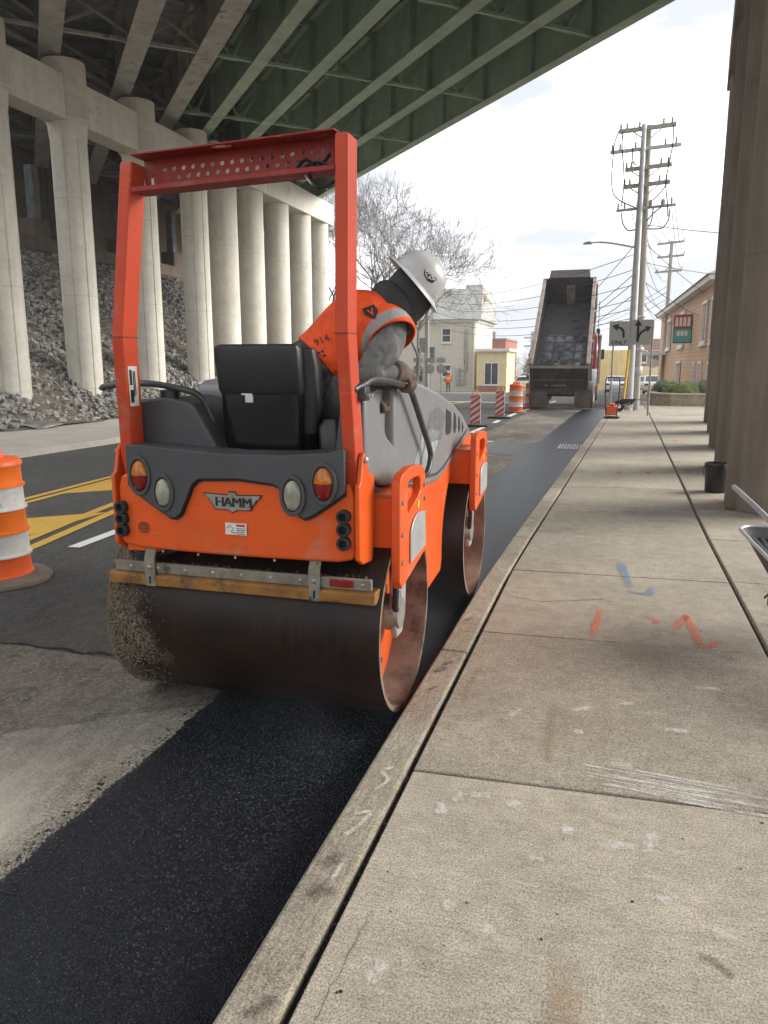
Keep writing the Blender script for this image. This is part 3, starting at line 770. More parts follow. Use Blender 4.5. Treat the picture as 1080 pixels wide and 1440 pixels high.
for i, y in enumerate(ycols):
    column(PX, y, ez(PX), 8.35, .505, lab[i], 'grooved columns of the left pier', M['pier'], 9.93)
lab2 = ['smooth bridge column under cap beam, beside the grooved one','smooth bridge column under cap beam, second of the far five','smooth bridge column under cap beam, middle of the far five','smooth bridge column under cap beam, fourth of the far five','smooth bridge column at the far end of the cap beam']
for i, y in enumerate([29.25,31.7,34.45,37.2,39.65]):
    column(PX+.1, y, ez(PX+.1), 8.72, .575, lab2[i], 'smooth columns of the left pier', M['pier'], None, False)
column(PX, 14.0, ez(PX), 8.35, .505, 'pale bridge column standing left of the frame', 'grooved columns of the left pier', M['pier'], 9.93)
tb = empty('tie_beam', (PX, 20, 8.3), 'long concrete beam tying the drum-headed columns together', 'beam')
for a, c in ((11.0,13.5),(14.5,16.65),(17.65,19.75),(20.75,23.25),(24.25,26.7)):
    MB().box(PX-.36, PX+.36, a, c, 8.3, 9.48).build('beam_segment', M['pier'], tb, smooth=0, bevel=.02)
MB().box(PX-.6, PX+.72, 27.75, 40.5, 8.722, 9.78).build('cap_beam', M['pier'], None, org=(PX,34,8.72), smooth=0, bevel=.03, label='concrete cap beam resting on the five far columns', cat='beam')
# right pier
lr = ['dark concrete column nearest the camera at right edge','second dark concrete column from the right edge, behind the bucket','third dark concrete column in the right row','fourth dark concrete column in the right row','farthest dark concrete column in the right row, near the planter']
for i, (x, y) in enumerate([(1.87,9.35),(2.14,12.75),(2.42,16.1),(2.74,19.5),(3.0,22.8)]):
    column(x, y, 0.0, 8.72, .60, lr[i], 'columns of the right pier', M['pier_shaded'], None, False)
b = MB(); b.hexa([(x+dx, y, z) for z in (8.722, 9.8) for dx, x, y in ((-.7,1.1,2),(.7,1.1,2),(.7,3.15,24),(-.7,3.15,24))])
b.build('cap_beam', M['pier_shaded'], None, org=(2,13,8.72), smooth=0, bevel=.03, label='concrete cap beam above the right row of columns', cat='beam')
for y in (2.6, 5.98):
    pass
# abutment
ab = empty('abutment', (-25, 15, 5.5), 'concrete abutment at the top of the rock bank', 'abutment')
MB().box(-25.6, -24.35, -14, 43, 5.6, 7.0).build('seat_wall', M['pier_shaded'], ab, smooth=0, bevel=.03)
MB().box(-28.4, -27.3, -14, 60, 5.0, 11.45).build('back_wall', M['pier_shaded'], ab, smooth=0)
for n in gn:
    s = send(n) - .6; p = bp(n, s, 0)
    if -14 < p[1] < 42: MB().box(-25.25, -24.4, p[1]-.45, p[1]+.45, 7.003, 7.8).build('bearing_block', M['pier_shaded'], ab, smooth=0, bevel=.02); MB().box(-25.0, -24.6, p[1]-.2, p[1]+.2, 7.803, ZB-.003).build('steel_stub', M['deck'], ab, smooth=0)

# ================================================================== tandem roller
ZG = -.104; RD = .47; ZC = ZG + RD; XL, XR = -2.32, -.93; XM = -1.625
rl = empty('road_roller', (XM, 3.53, ZG), 'orange tandem road roller with dark grey shell rolling the fresh asphalt', 'road roller')
def drum(yc):
    root = MB().lathe([(RD-.003, XL),(RD, XL+.006),(RD, XR-.006),(RD-.003, XR)], (0, yc, ZC), (1,0,0), 96).build('drum', M['drum'], rl, smooth=40)
    for xe, q in ((XL, 1), (XR, -1)):
        MB().lathe([(RD-.003, xe),(RD-.026, xe),(RD-.03, xe+q*.02),(RD-.035, xe+q*.17)], (0, yc, ZC), (1,0,0), 96).build('drum_rim', M['drum_in'], root, smooth=40)
        dk = MB().lathe([(RD-.035, xe+q*.17),(.16, xe+q*.16),(.15, xe+q*.12),(.02, xe+q*.12)], (0, yc, ZC), (1,0,0), 48)
        dk.build('drum_disc', M['orange'], root, smooth=40)
        for k in range(8):
            a = k*math.pi/4 + .3
            MB().cyl((xe+q*.166, yc+.3*math.cos(a), ZC+.3*math.sin(a)), (xe+q*.152, yc+.3*math.cos(a), ZC+.3*math.sin(a)), .016, n=8).build('disc_bolt', M['rust'], root)
        # bracket hanging from the yoke into the drum, hub and hydraulic motor
        hb = MB().prism([(yc-.11,.70),(yc+.12,.70),(yc+.10,ZC+.02),(yc+.04,ZC-.10),(yc-.06,ZC-.10),(yc-.10,ZC+.02)], YZ, xe+q*.03, xe+q*.06)
        hbo = hb.build('hub_bracket', M['galv'], root, bevel=.008)
        MB().lathe([(.0, xe+q*.02),(.075, xe+q*.02),(.09, xe+q*.06),(.09, xe+q*.12)], (0, yc-.02, ZC+.02), (1,0,0), 20).build('hub_motor', M['steel'], hbo)
        MB().tube(spline([(xe+q*.04, yc-.12, .66),(xe+q*.01, yc-.16, .56),(xe+q*.015, yc-.15, .46),(xe+q*.03, yc-.08, .42)],5), .016, 8).build('hose', M['rubber'], hbo)
        MB().box(xe+q*.01, xe+q*.05, yc-.14, yc-.05, .44, .51).build('valve_block', M['scraper_grey'], hbo, bevel=.006)
    return root
d1 = drum(3.53); drum(5.51)
# dried grit crust on the left end of the rear drum
b = MB(); rs = random.Random(3)
for i in range(4200):
    f = rs.random()**1.7; x = XL + .004 + f*.36; a = rs.uniform(R(95), R(285))
    if rs.random() < f*1.1: continue
    rad = rs.uniform(.0018, .0055)*(1.15 - f*.6)
    b.ball((x, 3.53 + (RD+.001)*math.cos(a), ZC + (RD+.001)*math.sin(a)), rad, 5, 3)
b.build('grit_crust', M['crust'], d1, smooth=0, kind='stuff')

def cv(x): return .04*max(0, 1 - ((x - XM)/.63)**2)
def RP(x, z, w): return (x, w - cv(x), z)
# chassis and dark underside
MB().box(-2.1, -1.1, 3.13, 5.0, .86, .97).build('chassis', M['black'], rl, bevel=.01)
MB().box(-2.18, -1.06, 3.14, 3.3, .735, .95).build('underbody', M['gasket'], rl)
MB().box(-1.92, -1.32, 3.98, 5.03, .26, .86).build('articulation_joint', M['black'], rl, bevel=.03)
# orange rear panel
pan = MB().strip([(-2.215,1.02),(-2.19,1.085),(-2.12,1.10),(-1.12,1.10),(-1.06,1.085),(-1.037,1.02)], [(-2.215,.775),(-2.19,.752),(-2.1,.742),(-1.12,.742),(-1.06,.752),(-1.037,.775)], 24, RP, 3.075, 3.15).build('rear_panel', M['orange'], rl, smooth=40, bevel=.012)
MB().strip([(-2.2,.80),(-2.02,.80)], [(-2.2,.715),(-2.02,.722)], 3, RP, 3.10, 3.14).build('panel_corner', M['orange'], pan, bevel=.006)
top = [(-2.135,1.232),(-2.05,1.231),(-1.832,1.218),(-1.603,1.206),(-1.349,1.209),(-1.152,1.224),(-1.075,1.242)]
bot = [(-2.135,1.045),(-2.10,1.015),(-2.013,.965),(-1.915,.909),(-1.885,.908),(-1.856,.928),(-1.79,1.065),(-1.765,1.086),(-1.739,1.094),(-1.556,1.101),(-1.40,1.086),(-1.375,1.076),(-1.353,1.053),(-1.282,.952),(-1.255,.938),(-1.22,.952),(-1.156,.994),(-1.075,1.053)]
MB().strip([(x, z-.05) for x, z in top], [(x, z-.014) for x, z in bot], 10, RP, 3.064, 3.076).build('gasket_strip', M['gasket'], pan)
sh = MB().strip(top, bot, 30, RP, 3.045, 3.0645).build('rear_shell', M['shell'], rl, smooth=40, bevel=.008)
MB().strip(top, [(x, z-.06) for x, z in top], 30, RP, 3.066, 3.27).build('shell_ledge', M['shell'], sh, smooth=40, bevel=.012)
# lamps
def half_lens(cx, cz, rx, rz, y, a0, a1, dep=.022):
    b = MB(); rr = []
    for k in range(7):
        t = k/6*math.pi/2; r_ = math.cos(t); d = math.sin(t)
        rr.append([(cx + rx*r_*math.cos(R(a0+(a1-a0)*j/14)), y - dep*d, cz + rz*r_*math.sin(R(a0+(a1-a0)*j/14))) for j in range(15)])
    b.rings(rr, cap=False, close=False); return b
def lamp(name, cx, cz, rx, rz, two):
    y = 3.043 - cv(cx)
    hs_ = MB().plate(circ(cx, cz, rx+.016, rz+.018, 28), [circ(cx, cz, rx, rz, 28)], XZ, y+.004, y-.010).build(name, M['shell'], rl, smooth=40, bevel=.003)
    MB().prism(circ(cx, cz, rx+.001, rz+.001, 24), XZ, y+.002, y-.001).build('lamp_back', M['gasket'], hs_)
    if two:
        half_lens(cx, cz, rx*.93, rz*.93, y-.002, 2, 178).build('amber_lens', M['amber'], hs_, smooth=60)
        half_lens(cx, cz, rx*.93, rz*.93, y-.002, 182, 358).build('red_lens', M['redlens'], hs_, smooth=60)
    else: half_lens(cx, cz, rx*.93, rz*.93, y-.002, 0, 360).build('clear_lens', M['clearlens'], hs_, smooth=60)
    for a in (60, 240): MB().ball((cx+rx*.8*math.cos(R(a)), y-.010, cz+rz*.86*math.sin(R(a))), .004, 6, 4).build('screw', M['steel'], hs_)
lamp('tail_lamp', -2.062, 1.093, .044, .075, True); lamp('tail_lamp', -1.165, 1.093, .046, .076, True)
lamp('work_lamp', -1.937, 1.022, .041, .069, False); lamp('work_lamp', -1.303, 1.038, .044, .072, False)
# rubber stops
for x, zz in ((-2.19, (.935,.880,.824)), (-1.085, (.950,.893,.832))):
    for z in zz: MB().lathe([(.030, 0),(.030, .045),(.027,.048),(.018,.048),(.016,.02),(0,.018)], (x, 3.08, z), (0,-1,0), 20).build('rubber_stop', M['rubber'], rl)
# badge with lettering
yb = 3.072 - cv(-1.6)
wing = [(-.140,.036),(-.022,.032),(-.014,.046),(.014,.046),(.022,.032),(.140,.036),(.128,.020),(.118,.016),(.108,-.002),(.100,-.006),(.086,-.032),(.020,-.032),(0,-.046),(-.020,-.032),(-.086,-.032),(-.100,-.006),(-.108,-.002),(-.118,.016),(-.128,.020)]
bd = MB().prism([(-1.6+a*1.04, .990+b_*1.10) for a, b_ in wing], XZ, yb, yb-.003).build('badge', M['ink'], rl, smooth=0)
MB().prism([(-1.6+a*.985, .990+b_*.97) for a, b_ in wing], XZ, yb-.0031, yb-.005).build('badge_plate', M['silver'], bd, smooth=0)
for ch, dx in (('H',-.074),('A',-.028),('M',.022),('M',.078)):
    tv, tf = text_polys(ch, .062)
    lt = MB()
    for q in (-1, 0, 1): lt.add([(-1.596+dx*.88+x*1.05+q*.0028, yb-.0062-.0003*q, .989+z*.98) for x, z in tv], tf)
    lt.build('badge_letter', M['ink'], bd, smooth=0)
# sticker, vent, chips
st = MB().box(-1.640, -1.535, yb-.003, yb-.001, .843, .897).build('warning_sticker', M['label'], rl, smooth=0)
MB().box(-1.585, -1.543, yb-.0045, yb-.0035, .882, .891).build('sticker_print', M['redprint'], st, smooth=0)
for k in range(4): MB().box(-1.583, -1.547+.004*(k % 2), yb-.0045, yb-.0035, .871-k*.008, .8735-k*.008).build('sticker_print', M['ink'], st, smooth=0)
MB().tube(spline([(-1.632,yb-.004,.872),(-1.615,yb-.004,.884),(-1.60,yb-.004,.868),(-1.612,yb-.004,.857),(-1.588,yb-.004,.852)],5), .0012, 4).build('sticker_print', M['ink'], st)
vn = MB().prism(circ(-2.075, .842, .034, .034, 24), XZ, 3.076-cv(-2.075), 3.070-cv(-2.075)).build('round_vent', M['orange'], rl)
for k in range(6):
    z = .820 + k*.009; h = math.sqrt(max(0, .03**2-(z-.842)**2))
    MB().box(-2.075-h, -2.075+h, 3.066-cv(-2.075), 3.069-cv(-2.075), z, z+.0035).build('vent_slit', M['gasket'], vn)
for k in range(5):
    MB().ball((-1.98+k*.19, 3.078-cv(-1.98+k*.19), .735), .007, 8, 5).build('panel_bolt', M['steel'], pan)
# scraper across the rear drum
sx0, sx1 = -2.285, -.945
sc_r = MB().box(sx0+.03, sx1-.02, 3.062, 3.085, .622, .672).build('scraper_rail', M['scraper_grey'], rl, smooth=0, bevel=.004)
bl = MB().prism([(3.048,.562),(3.048,.610),(3.07,.620),(3.15,.62),(3.15,.60),(3.085,.56)], YZ, sx0, sx1).build('scraper_blade', M['scraper_yellow'], rl, smooth=0, bevel=.006)
for k in range(9): MB().ball((sx0+.12+k*.145, 3.062, .648), .010, 8, 5, (1,.6,1)).build('rail_bolt', M['steel'], sc_r)
for x in (-2.055, -1.225):
    s_ = MB().prism([(3.046,.560),(3.046,.70),(3.075,.755),(3.085,.755),(3.056,.70),(3.056,.560)], YZ, x-.028, x+.028).build('scraper_strap', M['scraper_grey'], rl, bevel=.004)
    MB().ball((x, 3.045, .655), .012, 8, 5, (1,.6,1)).build('strap_bolt', M['steel'], s_)
    MB().box(x-.004, x+.004, 3.043, 3.046, .575, .610).build('strap_slot', M['gasket'], s_)
MB().box(-1.155, -1.045, 3.052, 3.061, .634, .668).build('red_reflector', M['redlens'], rl, bevel=.003)
for pts in ([(-2.16,3.12,.74),(-2.14,3.10,.705),(-2.06,3.11,.70),(-1.96,3.13,.725)], [(-2.2,3.12,.73),(-2.17,3.10,.69),(-2.1,3.12,.69)]):
    MB().tube(spline(pts,5), .010, 8).build('hose', M['rubber'], rl)
# clutter behind the rail
b = MB(); rs = random.Random(5)
for i in range(160): b.ball((rs.uniform(-2.24,-.98), rs.uniform(3.11,3.19), .640+rs.uniform(0,.02)), rs.uniform(.004,.010), 5, 3)
b.build('trapped_grit', M['rust'], sc_r, smooth=0, kind='stuff')
# fender plates beside the rear panel
for x0, x1 in ((-1.034, -1.012), (-2.238, -2.218)):
    fp = MB().prism([(3.05,.76),(3.05,1.085),(3.075,1.10),(3.10,1.20),(3.125,1.225),(3.15,1.21),(3.185,1.135),(3.27,1.10),(3.255,.78),(3.235,.715),(3.10,.73)], YZ, x0, x1).build('fender_plate', M['orange'], rl, bevel=.006)
    MB().ball((x1+.004 if x0 > -2 else x0-.004, 3.122, 1.19), .014, 8, 5).build('fender_bolt', M['steel'], fp)
# yokes: crossmember, carrying plate with a hand hole at each end
def yoke(dy):
    yk = MB().box(XL-.005, XR+.005, 3.30+dy, 3.72+dy, .845, 1.0).build('yoke_crossmember', M['orange'], rl, bevel=.012)
    MB().box(-1.10, XR+.003, 3.285+dy, 3.299+dy, .735, .995).build('yoke_end_box', M['orange'], yk, bevel=.006)
    MB().box(XL, -2.15, 3.285+dy, 3.299+dy, .735, .995).build('yoke_end_box', M['orange'], yk, bevel=.006)
    for xa, xc, q in ((-.93, -.888, 1), (-2.362, -2.32, -1)):
        out = [(3.25,.62),(3.25,1.06),(3.262,1.09),(3.30,1.108),(3.45,1.125),(3.62,1.112),(3.70,1.092),(3.735,1.05),(3.76,.70),(3.77,.66),(3.29,.575)]
        hole = [(3.395,1.05),(3.42,1.066),(3.60,1.06),(3.63,1.04),(3.635,.985),(3.60,.965),(3.40,.905),(3.385,.93)]
        pl = MB().plate([(a+dy, b_) for a, b_ in out], [[(a+dy, b_) for a, b_ in hole]], YZ, xa, xc).build('yoke_plate', M['orange'], rl, bevel=.005)
        xo = xc if q == 1 else xa
        cvp = [(3.42,.665),(3.42,.80)] + [(3.42+.15-.15*math.cos(R(a)), .80+.085*math.sin(R(a))) for a in (15,35,55,75,90)] + [(3.70,.87),(3.715,.69)]
        MB().prism([(a+dy, b_) for a, b_ in cvp], YZ, xo+q*.001, xo+q*.010).build('inspection_cover', M['galv'], pl, bevel=.003)
        for a, b_ in ((3.29,.98),(3.29,.83),(3.29,.70),(3.70,1.0),(3.71,.93),(3.715,.86)):
            MB().cyl((xo, a+dy, b_), (xo+q*.008, a+dy, b_), .011, n=8).build('plate_bolt', M['steel'], pl)
        if q == 1: MB().prism(circ(3.585+dy, .925, .018, .022, 10), YZ, xo+.0005, xo+.003).build('yellow_dot', M['hv_yellow'], pl)
yoke(0); yoke(1.98)
# ROPS frame
def post(pts, w, d):
    rr = []
    for x, y, z in pts: rr.append([(x-w/2, y-d/2, z), (x+w/2, y-d/2, z), (x+w/2, y+d/2, z), (x-w/2, y+d/2, z)])
    return MB().rings(rr)
rp_r = [(-1.062,3.19,.98),(-1.066,3.14,1.18),(-1.072,3.068,1.718),(-1.070,3.085,2.480)]
rp_l = [(-2.175,3.19,.98),(-2.170,3.14,1.18),(-2.127,3.068,1.712),(-2.042,3.085,2.440)]
for p in (rp_r, rp_l):
    po = post(p, .058, .115).build('rops_post', M['rops'], rl, smooth=0, bevel=.009, seg=3)
    q = p[2]; MB().box(q[0]-.031, q[0]+.031, q[1]-.060, q[1]+.060, q[2]-.002, q[2]+.002).build('weld_seam', M['rust'], po)
zo = lambda x: 2.318 + .03*(x+2.02)/.92
cx0, cx1 = -2.016, -1.098
CB = lambda x, z, w: (x, w, zo(x) + z)
cb = MB().plate([(cx0,.004),(cx1,.004),(cx1,.142),(cx0,.142)],
    [circ(cx0+.10+k*.046+(.023 if j == 1 else 0), .030+j*.034, .0105, .0105, 9) for j in range(3) for k in range(16 if j == 1 else 17) if not (j == 0 and k < 2)] + [[(cx0+.03,.02),(cx0+.045,.02),(cx0+.045,.07),(cx0+.03,.07)]],
    CB, 3.128, 3.134).build('rops_crossbar', M['rops_shaded'], rl, smooth=0)
TF = lambda a, b_, w: (a, b_, zo(a) + .142 + w)
slot = [(cx0+.36,3.055),(cx0+.385,3.045),(cx0+.44,3.045),(cx0+.46,3.06),(cx0+.44,3.078),(cx0+.385,3.078)]
MB().plate([(cx0,3.025),(cx1,3.025),(cx1,3.136),(cx0,3.136)], [slot], TF, 0, .006).build('top_flange', M['rops_shaded'], cb, smooth=0)
BF = lambda a, b_, w: (a, b_, zo(a) + w)
MB().plate([(cx0,3.025),(cx1,3.025),(cx1,3.127),(cx0,3.127)], [], BF, -.004, .003).build('bottom_flange', M['rops_shaded'], cb, smooth=0)
MB().plate([(cx0,-.004),(cx1,-.004),(cx1,.014),(cx0,.014)], [], CB, 3.019, 3.0245).build('flange_lip', M['rops_shaded'], cb, smooth=0)
for pts in ([(-1.30,3.10,2.36),(-1.24,3.07,2.40),(-1.19,3.09,2.375),(-1.13,3.06,2.41)], [(-1.26,3.05,2.355),(-1.2,3.08,2.39),(-1.14,3.06,2.37)], [(-1.22,3.06,2.352),(-1.19,3.03,2.30),(-1.15,3.04,2.285),(-1.11,3.06,2.31)]):
    MB().tube(spline(pts, 5), .007, 6).build('wiring', M['gasket'], cb)
MB().tube(spline([(-1.24,3.06,2.345),(-1.2,3.04,2.30),(-1.14,3.06,2.28)],5), .004, 6).build('wiring', M['label'], cb)
for k in range(3): MB().bar((-1.6+k*.03,3.05,2.345),(-1.55+k*.035,3.09,2.36+.01*k),.012,.006).build('leaf_litter', M['glove'], cb)
# handrails
hr = MB().tube(spline([(-1.05,3.09,1.487),(-1.035,3.17,1.505),(-1.02,3.30,1.527),(-1.0,3.60,1.503),(-1.0,3.84,1.462),(-1.0,3.95,1.395),(-1.0,4.12,1.26),(-1.0,4.29,1.125),(-1.0,4.325,1.06),(-1.005,4.27,.985),(-1.04,4.22,.95)],6), .0165, 12).build('handrail', M['tube'], rl, smooth=60)
MB().box(-1.042, -1.006, 3.12, 3.19, 1.44, 1.50).build('rail_bracket', M['tube'], hr, bevel=.006)
for y in (3.14,3.175): MB().cyl((-1.006,y,1.462),(-.992,y,1.462),.010,n=8).build('bracket_bolt', M['steel'], hr)
hl = MB().tube(spline([(-2.40,3.25,1.470),(-2.37,3.25,1.488),(-2.15,3.25,1.503),(-1.95,3.26,1.474),(-1.885,3.28,1.445),(-1.855,3.30,1.39),(-1.815,3.32,1.24)],6), .0155, 12).build('handrail', M['tube'], rl, smooth=60)
MB().cyl((-2.03,3.26,1.43),(-2.03,3.26,1.475),.045,n=20).build('filler_cap', M['black'], rl, bevel=.006)
MB().tube(spline([(-2.115,3.80,1.15),(-2.12,3.80,1.26),(-2.10,3.80,1.30),(-2.06,3.80,1.30),(-2.04,3.80,1.26),(-2.035,3.80,1.15)],6), .012, 8).build('grab_handle', M['orange'], rl)
MB().bar((-2.12,3.80,1.235),(-2.04,3.80,1.235),.02,.02).build('grab_handle', M['orange'], rl)
# left console and right shell wing, platform
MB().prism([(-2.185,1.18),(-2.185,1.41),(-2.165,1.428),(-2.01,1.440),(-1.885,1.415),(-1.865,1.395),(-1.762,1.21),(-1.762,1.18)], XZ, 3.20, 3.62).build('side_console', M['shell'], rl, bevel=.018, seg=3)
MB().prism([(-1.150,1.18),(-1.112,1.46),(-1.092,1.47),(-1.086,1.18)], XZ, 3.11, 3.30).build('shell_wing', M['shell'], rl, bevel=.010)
MB().box(-2.15, -1.09, 3.26, 4.05, .96, 1.14).build('platform', M['black'], rl, bevel=.01)
# seat
def sring(cx, cy, cz, w, d, n=28, p=4.5, tilt=0):
    out = []
    for j in range(n):
        a = 2*math.pi*j/n; ca, sa = math.cos(a), math.sin(a)
        x = math.copysign(abs(ca)**(2/p), ca)*w/2; y_ = math.copysign(abs(sa)**(2/p), sa)*d/2
        out.append((cx + x, cy + y_, cz + y_*tilt))
    return out
sx = -1.585
seat = MB().rings([sring(sx, 3.335, 1.455, .405, .085), sring(sx, 3.33, 1.475, .42, .10), sring(sx-.004, 3.315, 1.60, .428, .10), sring(sx-.004, 3.308, 1.655, .428, .10), sring(sx-.004, 3.306, 1.675, .415, .092), sring(sx-.004, 3.305, 1.684, .37, .06)]).build('seat_back', M['vinyl'], rl, smooth=50)
MB().rings([sring(sx+.003, 3.345, 1.15, .385, .08), sring(sx+.002, 3.342, 1.30, .398, .088), sring(sx, 3.340, 1.474, .410, .092)]).build('seat_lower_shell', M['blackgloss'], seat, smooth=50)
MB().rings([sring(sx+.03, 3.42, 1.27, .44, .10), sring(sx+.03, 3.42, 1.40, .475, .12), sring(sx+.03, 3.40, 1.58, .47, .12), sring(sx+.03, 3.385, 1.66, .44, .09), sring(sx+.03, 3.38, 1.672, .38, .05)]).build('back_cushion', M['vinyl'], seat, smooth=50)
MB().rings([sring(sx, 3.63, 1.18, .44, .46), sring(sx, 3.63, 1.27, .48, .50), sring(sx, 3.63, 1.30, .44, .46)]).build('seat_cushion', M['vinyl'], rl, smooth=50)
MB().box(sx-.13, sx+.19, 3.3, 3.42, 1.135, 1.185).build('seat_base', M['rust'], rl, bevel=.006)
for a, b_, c, d in ((-.085,-.05,1.452,1.466),(-.066,-.046,1.418,1.452)): MB().box(sx+a, sx+b_+.02, 3.2900, 3.2935, c, d).build('torn_label', M['label'], seat, smooth=0)
MB().ball((sx+.175, 3.318, 1.585), .012, 8, 5).build('seat_pivot', M['galv'], seat)
MB().rings([sring(-1.27, 3.45, 1.15, .10, .16), sring(-1.27, 3.45, 1.30, .12, .18), sring(-1.27, 3.45, 1.34, .08, .12)]).build('armrest_console', M['black'], rl, smooth=50)
# steering
b = MB(); b.tube([(-1.58+.17*math.cos(2*math.pi*i/24), 4.02+.12*math.sin(2*math.pi*i/24), 1.46+.10*math.sin(2*math.pi*i/24)) for i in range(25)], .014, 8); b.tube([(-1.58,4.02,1.46),(-1.58,4.12,1.1)], .03, 8); b.bar((-1.75,4.02,1.46),(-1.41,4.02,1.46),.03,.02)
b.build('steering_wheel', M['black'], rl)
# side cover and bonnet
sc_side = [(3.205,1.455),(3.30,1.462),(3.385,1.437),(3.435,1.40),(3.475,1.325),(3.56,1.25),(3.70,1.19),(3.80,1.13),(3.93,1.03),(3.96,.985),(3.70,.985),(3.45,1.03),(3.28,1.09),(3.21,1.14)]
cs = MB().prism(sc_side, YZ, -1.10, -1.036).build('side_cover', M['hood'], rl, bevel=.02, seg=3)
MB().prism([(a+.01*0, b_) for a, b_ in [(3.19,1.45),(3.22,1.45),(3.225,1.14),(3.285,1.075),(3.45,1.015),(3.70,.97),(3.97,.972),(3.97,.95),(3.6,.95),(3.25,1.05),(3.19,1.12)]], YZ, -1.09, -1.045).build('cover_seal', M['gasket'], cs)
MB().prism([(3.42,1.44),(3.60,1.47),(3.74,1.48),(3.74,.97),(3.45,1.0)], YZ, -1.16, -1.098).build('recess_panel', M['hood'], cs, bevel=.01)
hood_poly = [(3.73,1.10),(3.73,1.475),(3.80,1.508),(4.0,1.520),(4.42,1.468),(4.9,1.395),(5.28,1.318),(5.6,1.225),(5.86,1.115),(5.95,1.06),(5.86,1.06),(5.62,1.01),(4.95,.872),(4.75,.852),(3.95,.905),(3.80,.98)]
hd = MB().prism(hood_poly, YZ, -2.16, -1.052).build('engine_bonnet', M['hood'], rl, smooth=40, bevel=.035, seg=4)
grv = [(4.0,.955),(4.72,.900),(4.93,.918),(5.55,1.055),(5.78,1.10),(5.78,1.115),(5.55,1.072),(4.92,.936),(4.72,.918),(4.0,.972)]
MB().prism(grv, YZ, -1.055, -1.0485).build('bonnet_groove', M['shell'], hd, smooth=0)
for k, (y0, y1, z0, z1) in enumerate(((4.98,5.16,1.13,1.30),(5.24,5.33,1.12,1.265),(5.41,5.48,1.11,1.225),(5.55,5.61,1.10,1.175))):
    MB().prism([(y0,z0+.03),(y0+.01,z1),(y1-.02,z1-.03),(y1,z0+.04),(y1-.04,z0),(y0+.03,z0)], YZ, -1.055, -1.0485).build('bonnet_vent', M['gasket'], hd, smooth=0)
M['decal'] = mk_spray('worn_pale_decal', (.55,.60,.63), .46, .8, False)
M['decal2'] = mk_spray('worn_dark_decal', (.13,.14,.14), .50, .8, False)
MB().add([(-1.0465,y,z) for y, z in [(4.05,.975),(4.16,.970),(4.44,1.20),(4.34,1.215)]], [(0,1,2,3)]).build('decal', M['decal'], hd, smooth=0)
MB().add([(-1.0465,y,z) for y, z in [(4.21,.968),(4.50,.955),(4.80,1.17),(4.49,1.21)]], [(0,1,2,3)]).build('decal', M['decal'], hd, smooth=0)
MB().add([(-1.0465,y,z) for y, z in [(4.36,1.13),(4.84,1.12),(4.98,1.26),(4.75,1.33),(4.5,1.31)]], [(0,1,2,3,4)]).build('decal', M['decal2'], hd, smooth=0)
# orange front frame with drum arch, both sides
arch = arc(5.51, ZC, .545, 62, 187, 20)
fpoly = [(3.95,.30),(3.95,.93),(4.75,.88),(4.95,.90),(5.62,1.04),(5.90,1.095),(6.02,1.04),(6.02,.88)] + arch + [(4.93,.22),(4.4,.18)]
for x0, x1 in ((-1.10,-1.062), (-2.15,-2.112)):
    MB().prism(fpoly, YZ, x0, x1).build('front_frame', M['orange'], rl, bevel=.008)
rb = MB().prism([(3.26,.95),(3.26,1.08),(3.45,1.015),(3.70,.97),(3.97,.955),(3.97,.72),(3.70,.72)], YZ, -1.09, -1.058).build('rear_side_frame', M['orange'], rl, bevel=.012)
MB().box(-2.11, -1.10, 5.62, 6.03, .90, 1.06).build('front_bumper', M['orange'], rl, bevel=.02)
# label on the left post
p0, p1 = Vector(rp_l[1]), Vector(rp_l[2])
def onpost(t, v, off): 
    c = p0.lerp(p1, t); return (c.x + .0295 + off, c.y + v, c.z)
MB().add([onpost(.42,-.038,.001), onpost(.42,.032,.001), onpost(.76,.032,.001), onpost(.76,-.038,.001)], [(0,1,2,3)]).build('post_label', M['label'], rl, smooth=0)
for t0, t1, v0, v1 in ((.45,.56,-.03,-.005),(.52,.72,.008,.014),(.50,.72,-.004,.004),(.60,.73,-.03,-.012)):
    MB().add([onpost(t0,v0,.002), onpost(t0,v1,.002), onpost(t1,v1,.002), onpost(t1,v0,.002)], [(0,1,2,3)]).build('post_label_print', M['ink'], rl, smooth=0)

